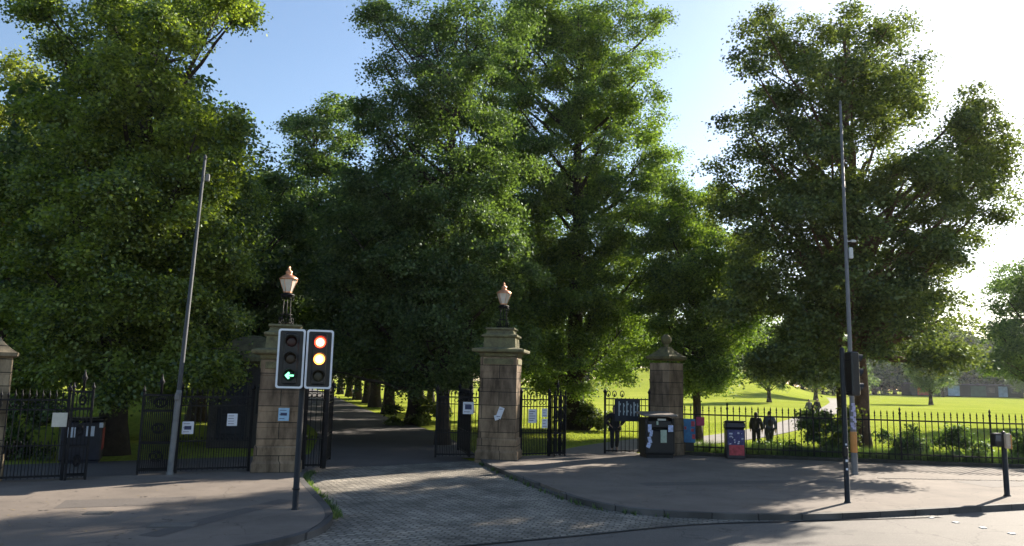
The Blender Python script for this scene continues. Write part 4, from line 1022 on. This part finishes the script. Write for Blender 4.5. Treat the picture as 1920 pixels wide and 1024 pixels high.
# push-button post
t = thing('push_button_post', 'short black push button post at the right kerb', 'crossing post', (12.0, 18.7, 0), 0)
MB().lathe([(.085, -.05), (.085, .01), (.062, .03), (.06, 1.42), (.055, 1.5), (.01, 1.53)], n=14).build('post', BLACK, t)
bx = MB().box((-.19, -.05, 1.32), (.24, .16, .32), .25, .025).build('display_box', BLACK, t)
MB().box((-.205, -.135, 1.36), (.15, .01, .14), .25, .003).build('screen', mat('dark_screen', (.07, .08, .1), .2, .2), bx)
bx = MB().box((.03, -.105, 1.3), (.13, .11, .36), .15, .02).build('button_box', mat('cream_box', (.45, .36, .27), .5, .2), t)
MB().box((.085, -.155, 1.28), (.03, .02, .34), .15, .004).build('orange_strip', ORG, bx)
MB().lathe([(.03, 0), (.026, .015), (.001, .02)], (.03, -.16, 1.2), 12).build('button', mat('steel_button', (.5, .5, .5), .3, .1, metal=.8), bx)

# ------------------------------------------------------------------ kiosk behind the left screen, pavilion beyond the lawn
t = thing('stone_kiosk', 'dark stone kiosk with pale cornice behind the left stone pier', 'kiosk', (-9.6, 28.6, -.14), math.radians(12))
MB().box((0, 0, 1.5), (2.6, 2.2, 3.0), 0, .03).build('wall', mat('dark_stone', (.055, .05, .046), .9, .3, 3, .4), t)
square_prof(MB(), [(1.35, 3.0), (1.5, 3.08), (1.5, 3.22), (1.42, 3.26)]).build('cornice', CAPST, t)
square_prof(MB(), [(1.3, 3.26), (1.0, 3.62), (.6, 3.9), (.2, 4.05)]).build('roof', CAPST, t)
fr = MB().box((-.5, -1.12, 1.35), (.95, .06, 2.1), 0, .01).build('door', mat('door_dark', (.02, .022, .03), .6, .3), t)
for z in (.85, 1.8): MB().box((-.5, -1.16, z), (.7, .03, .7), 0, .01).build('door_panel', mat('door_dark2', (.028, .03, .04), .6, .3), fr)
wd = MB().box((.65, -1.12, 1.7), (.8, .06, 1.1), 0, .01).build('window', mat('win_frame', (.05, .05, .05), .6), t)
MB().box((.65, -1.155, 1.7), (.66, .02, .96), 0, .004).build('pane', mat('dark_pane', (.02, .025, .03), .1, .1), wd)

px0 = (1790 - 960) / F * 318
t = thing('pavilion', 'low flat pavilion with red and pale panels beyond the lawn', 'building', (px0 + 2, 318, zground(px0, 318)), math.radians(-6))
MB().box((0, 0, 2.5), (44, 9, 4.8), 0, .05).build('wall', mat('pav_wall', (.018, .028, .02), .8, .3, .3), t)
MB().box((0, -.4, 5.15), (47, 11, .5), 0, .1).build('roof', mat('pav_roof', (.09, .095, .1), .7, .2, .4), t)
for x, w0, c in ((-17, 4.5, (.42, .05, .05)), (-5, 4.5, (.3, .42, .55)), (14, 3.5, (.25, .35, .45)), (4.5, 6, (.04, .1, .07))):
    f = MB().box((x, -4.56, 2.5), (w0, .18, 4.2), 0, .04).build('door' if w0 < 5 else 'panel', mat('pav_%d' % int(x + 40), c, .7, .3, .6), t)
for x in (-9.5, 9.5, 18.5):
    f = MB().box((x, -4.56, 3.0), (2.6, .18, 2.0), 0, .04).build('window', mat('win_frame2', (.2, .2, .2), .6), t)
    MB().box((x, -4.67, 3.0), (2.2, .06, 1.6), 0, .02).build('pane', mat('dark_pane', (.02, .025, .03), .1, .1), f)

# ------------------------------------------------------------------ people
def skin_mesh(name, verts, edges, radii, m, parent, sub=1, root=0):
    me = bpy.data.meshes.new(name + '_s'); me.from_pydata([tuple(v) for v in verts], edges, []); me.update()
    o = bpy.data.objects.new(name + '_s', me); COL.objects.link(o)
    md = o.modifiers.new('s', 'SKIN'); md.use_smooth_shade = True
    sk = me.skin_vertices[0].data
    for i, r in enumerate(radii):
        sk[i].radius = (r, r) if not hasattr(r, '__len__') else r; sk[i].use_root = (i == root)
    sb = o.modifiers.new('b', 'SUBSURF'); sb.levels = sub; sb.render_levels = sub
    dg = bpy.context.evaluated_depsgraph_get(); dg.update()
    new = bpy.data.meshes.new_from_object(o.evaluated_get(dg)); new.name = name
    bpy.data.objects.remove(o); new.materials.clear(); new.materials.append(m)
    for p in new.polygons: p.use_smooth = True
    q = bpy.data.objects.new(name, new); COL.objects.link(q); q.parent = parent; return q
SKIN = mat('skin', (.36, .22, .16), .6, .1, 8)
HAIRM = mat('dark_hair', (.02, .014, .01), .7, .3, 20)
def person(label, loc, rz, h, coat, legs, stride=.25, arms='walk', hair_long=False, bag=False, coat_len=.0, group=None, seed=0):
    s = h / 1.7; t = thing('person', label, 'person', loc, rz, group); t.scale = (s, s, s)
    fl = stride / 2
    hipL, hipR = (-.1, 0, .9), (.1, 0, .9)
    kL, kR = (-.1, -fl * .7 - .04, .5), (.1, fl * .25, .49); aL, aR = (-.1, -fl - .02, .09), (.1, fl + .1, .13)
    tL, tR = (-.11, -fl - .18, .03), (.11, fl - .06, .03)
    sh = 1.4
    if arms == 'hips':
        eL, wL = (-.36, .03, 1.14), (-.2, -.12, 1.0); eR, wR = (.36, .03, 1.14), (.2, -.12, 1.0)
    else:
        eL, wL = (-.25, .06 + fl * .3, 1.13), (-.26, -.02 + fl * .5, .89); eR, wR = (.25, .05 - fl * .3, 1.13), (.26, -.1 - fl * .5, .9)
    V = [(0, 0, .95), (0, 0, 1.12), (0, .01, 1.3), (0, .01, 1.42), (0, 0, 1.49), (0, -.012, 1.56), (0, -.01, 1.635), (0, 0, 1.69),
         (-.17, .01, sh), eL, wL, (.17, .01, sh), eR, wR, hipL, kL, aL, tL, hipR, kR, aR, tR, (0, -.105, 1.585)]
    Ed = [(0, 1), (1, 2), (2, 3), (3, 4), (4, 5), (5, 6), (6, 7), (3, 8), (8, 9), (9, 10), (3, 11), (11, 12), (12, 13), (0, 14), (14, 15), (15, 16), (16, 17), (0, 18), (18, 19), (19, 20), (20, 21), (5, 22)]
    Rr = [(.15, .11), (.13, .1), (.15, .11), .08, .052, (.072, .085), (.078, .095), .06, .06, .042, .028, .06, .042, .028, .085, .055, .038, .03, .085, .055, .038, .03, .012]
    for side, wi in ((-1, 10), (1, 13)):
        w0 = Vector(V[wi]); dirv = (w0 - Vector(V[wi - 1])).normalized()
        pal = w0 + dirv * .07; V.append(tuple(pal)); pi_ = len(V) - 1; Ed.append((wi, pi_)); Rr.append((.036, .018))
        for k, ln in enumerate((.07, .078, .072, .056)):
            f0 = pal + dirv * .03 + Vector((0, (k - 1.5) * .02, 0)); f1 = f0 + dirv * ln * .55; f2 = f1 + (dirv + Vector((-side * .5, 0, 0))).normalized() * ln * .45
            V += [tuple(f0), tuple(f1), tuple(f2)]; n = len(V); Ed += [(pi_, n - 3), (n - 3, n - 2), (n - 2, n - 1)]; Rr += [.009, .0085, .007]
        th = w0 + dirv * .03 + Vector((0, -.045, 0)); t2_ = th + dirv * .035 + Vector((0, -.012, 0)); V += [tuple(th), tuple(t2_)]; n = len(V); Ed += [(wi, n - 2), (n - 2, n - 1)]; Rr += [.011, .009]
    body = skin_mesh('body', V, Ed, Rr, SKIN, t, 1)
    # facial detail joined as children
    b = MB()
    for sx in (-1, 1): MB().lathe([(.001, -.012), (.012, -.004), (.012, .004), (.001, .012)], (sx * .032, -.098, 1.618), 8).build('eye', mat('eye_dark', (.02, .02, .02), .3), body)
    MB().box((0, -.092, 1.545), (.045, .012, .01), 0, .002).build('mouth', mat('lip', (.25, .1, .09), .5), body)
    b = MB()
    for sx in (-1, 1): MB().lathe([(.002, -.03), (.014, -.01), (.014, .015), (.002, .03)], (sx * .083, 0, 1.605), 8).build('ear', SKIN, body)
    hv = [(0, -.02, 1.69), (0, .035, 1.67), (0, .055, 1.6)] + ([(0, .07, 1.48), (0, .08, 1.36)] if hair_long else [(0, .05, 1.54)])
    skin_mesh('hair', hv, [(i, i + 1) for i in range(len(hv) - 1)], [(.075, .075), .088, .082] + ([.075, .05] if hair_long else [.05]), HAIRM, t, 1)
    lo = .95 - coat_len
    JV = [(0, 0, lo - .06), (0, 0, lo + .02 if coat_len else .99), (0, .0, 1.14), (0, .01, 1.3), (0, .01, 1.43), (-.175, .01, 1.405), eL, (Vector(wL) - (Vector(wL) - Vector(eL)) * .06), (.175, .01, 1.405), eR, (Vector(wR) - (Vector(wR) - Vector(eR)) * .06)]
    bt = .27 if arms == 'hips' else .185
    skin_mesh('jacket', JV, [(0, 1), (1, 2), (2, 3), (3, 4), (4, 5), (5, 6), (6, 7), (4, 8), (8, 9), (9, 10)], [(bt * 1.12, .17), (bt * 1.05, .16), (.185, .145), (.2, .15), .1, .1, .08, .06, .1, .08, .06], coat, t, 1)
    TV = [(0, 0, .98), hipL, kL, tuple(Vector(aL) + Vector((0, 0, .03))), hipR, kR, tuple(Vector(aR) + Vector((0, 0, .03)))]
    skin_mesh('trousers', TV, [(0, 1), (1, 2), (2, 3), (0, 4), (4, 5), (5, 6)], [(.17, .13), .12, .09, .07, .12, .09, .07], legs, t, 1)
    for a, q in ((aL, tL), (aR, tR)):
        hl = (a[0], a[1] + .05, .045); skin_mesh('shoe', [hl, (a[0], a[1] - .06, .045), (q[0], q[1], .035)], [(0, 1), (1, 2)], [(.045, .045), (.05, .045), (.04, .03)], mat('shoe', (.03, .03, .03), .5), t, 1)
    if bag: skin_mesh('backpack', [(0, .17, 1.05), (0, .19, 1.2), (0, .16, 1.38)], [(0, 1), (1, 2)], [(.13, .08), (.15, .1), (.11, .07)], mat('backpack_cloth', (.02, .02, .03), .8, .3), t, 1)
    return t
DK = mat('black_coat', (.014, .013, .016), .85, .3, 9); DN = mat('dark_denim', (.02, .022, .035), .85, .3, 12); NV = mat('navy_coat', (.045, .055, .11), .85, .3, 9); BR = mat('brown_jacket', (.12, .045, .03), .8, .3, 9); GR = mat('grey_jacket', (.1, .1, .11), .8, .3, 9)
person('person in a dark coat with elbows out, behind the iron gate leaf', (4.02, 29.2, zground(4.02, 29.2) + .03), math.radians(0), 1.68, DK, DN, .06, 'hips', coat_len=.12, hair_long=True)
person('person in black on the left of the couple walking on the path', (11.05, 34.4, zground(11.05, 33.9) + .03), math.radians(160), 1.62, DK, DK, .3, coat_len=.1, hair_long=True)
person('person in navy with a backpack on the right of the couple walking', (11.58, 34.2, zground(11.5, 33.7) + .03), math.radians(178), 1.68, NV, DN, .16, bag=True)
person('distant person in grey walking on the left of the far pair', (26.0, 66.5, zground(26, 66.5) + .03), math.radians(10), 1.7, GR, DN, .3)
person('distant person in black walking on the right of the far pair', (27.1, 67.5, zground(27.1, 67.5) + .03), math.radians(10), 1.76, DK, DN, .3)
person('distant person in a reddish brown jacket at the far right edge', (45.2, 66.5, zground(45.2, 66.5)), math.radians(80), 1.72, BR, DN, .35)

# ------------------------------------------------------------------ the summer haze
me = bpy.data.meshes.new('haze'); q = MB().box((185, 470, 19.5), (1460, 1200, 43)); me.from_pydata(q.v, [], q.f)
hz = bpy.data.objects.new('haze', me); COL.objects.link(hz); tag(hz, kind='stuff')
hm = bpy.data.materials.new('haze'); hm.use_nodes = True; tt = hm.node_tree; tt.nodes.clear()
o_ = tt.nodes.new('ShaderNodeOutputMaterial'); vv = tt.nodes.new('ShaderNodeVolumePrincipled')
vv.inputs['Color'].default_value = (0.86, 0.9, 1.0, 1); vv.inputs['Density'].default_value = 0.00009; vv.inputs['Anisotropy'].default_value = 0.35
tt.links.new(vv.outputs[0], o_.inputs['Volume']); me.materials.append(hm)
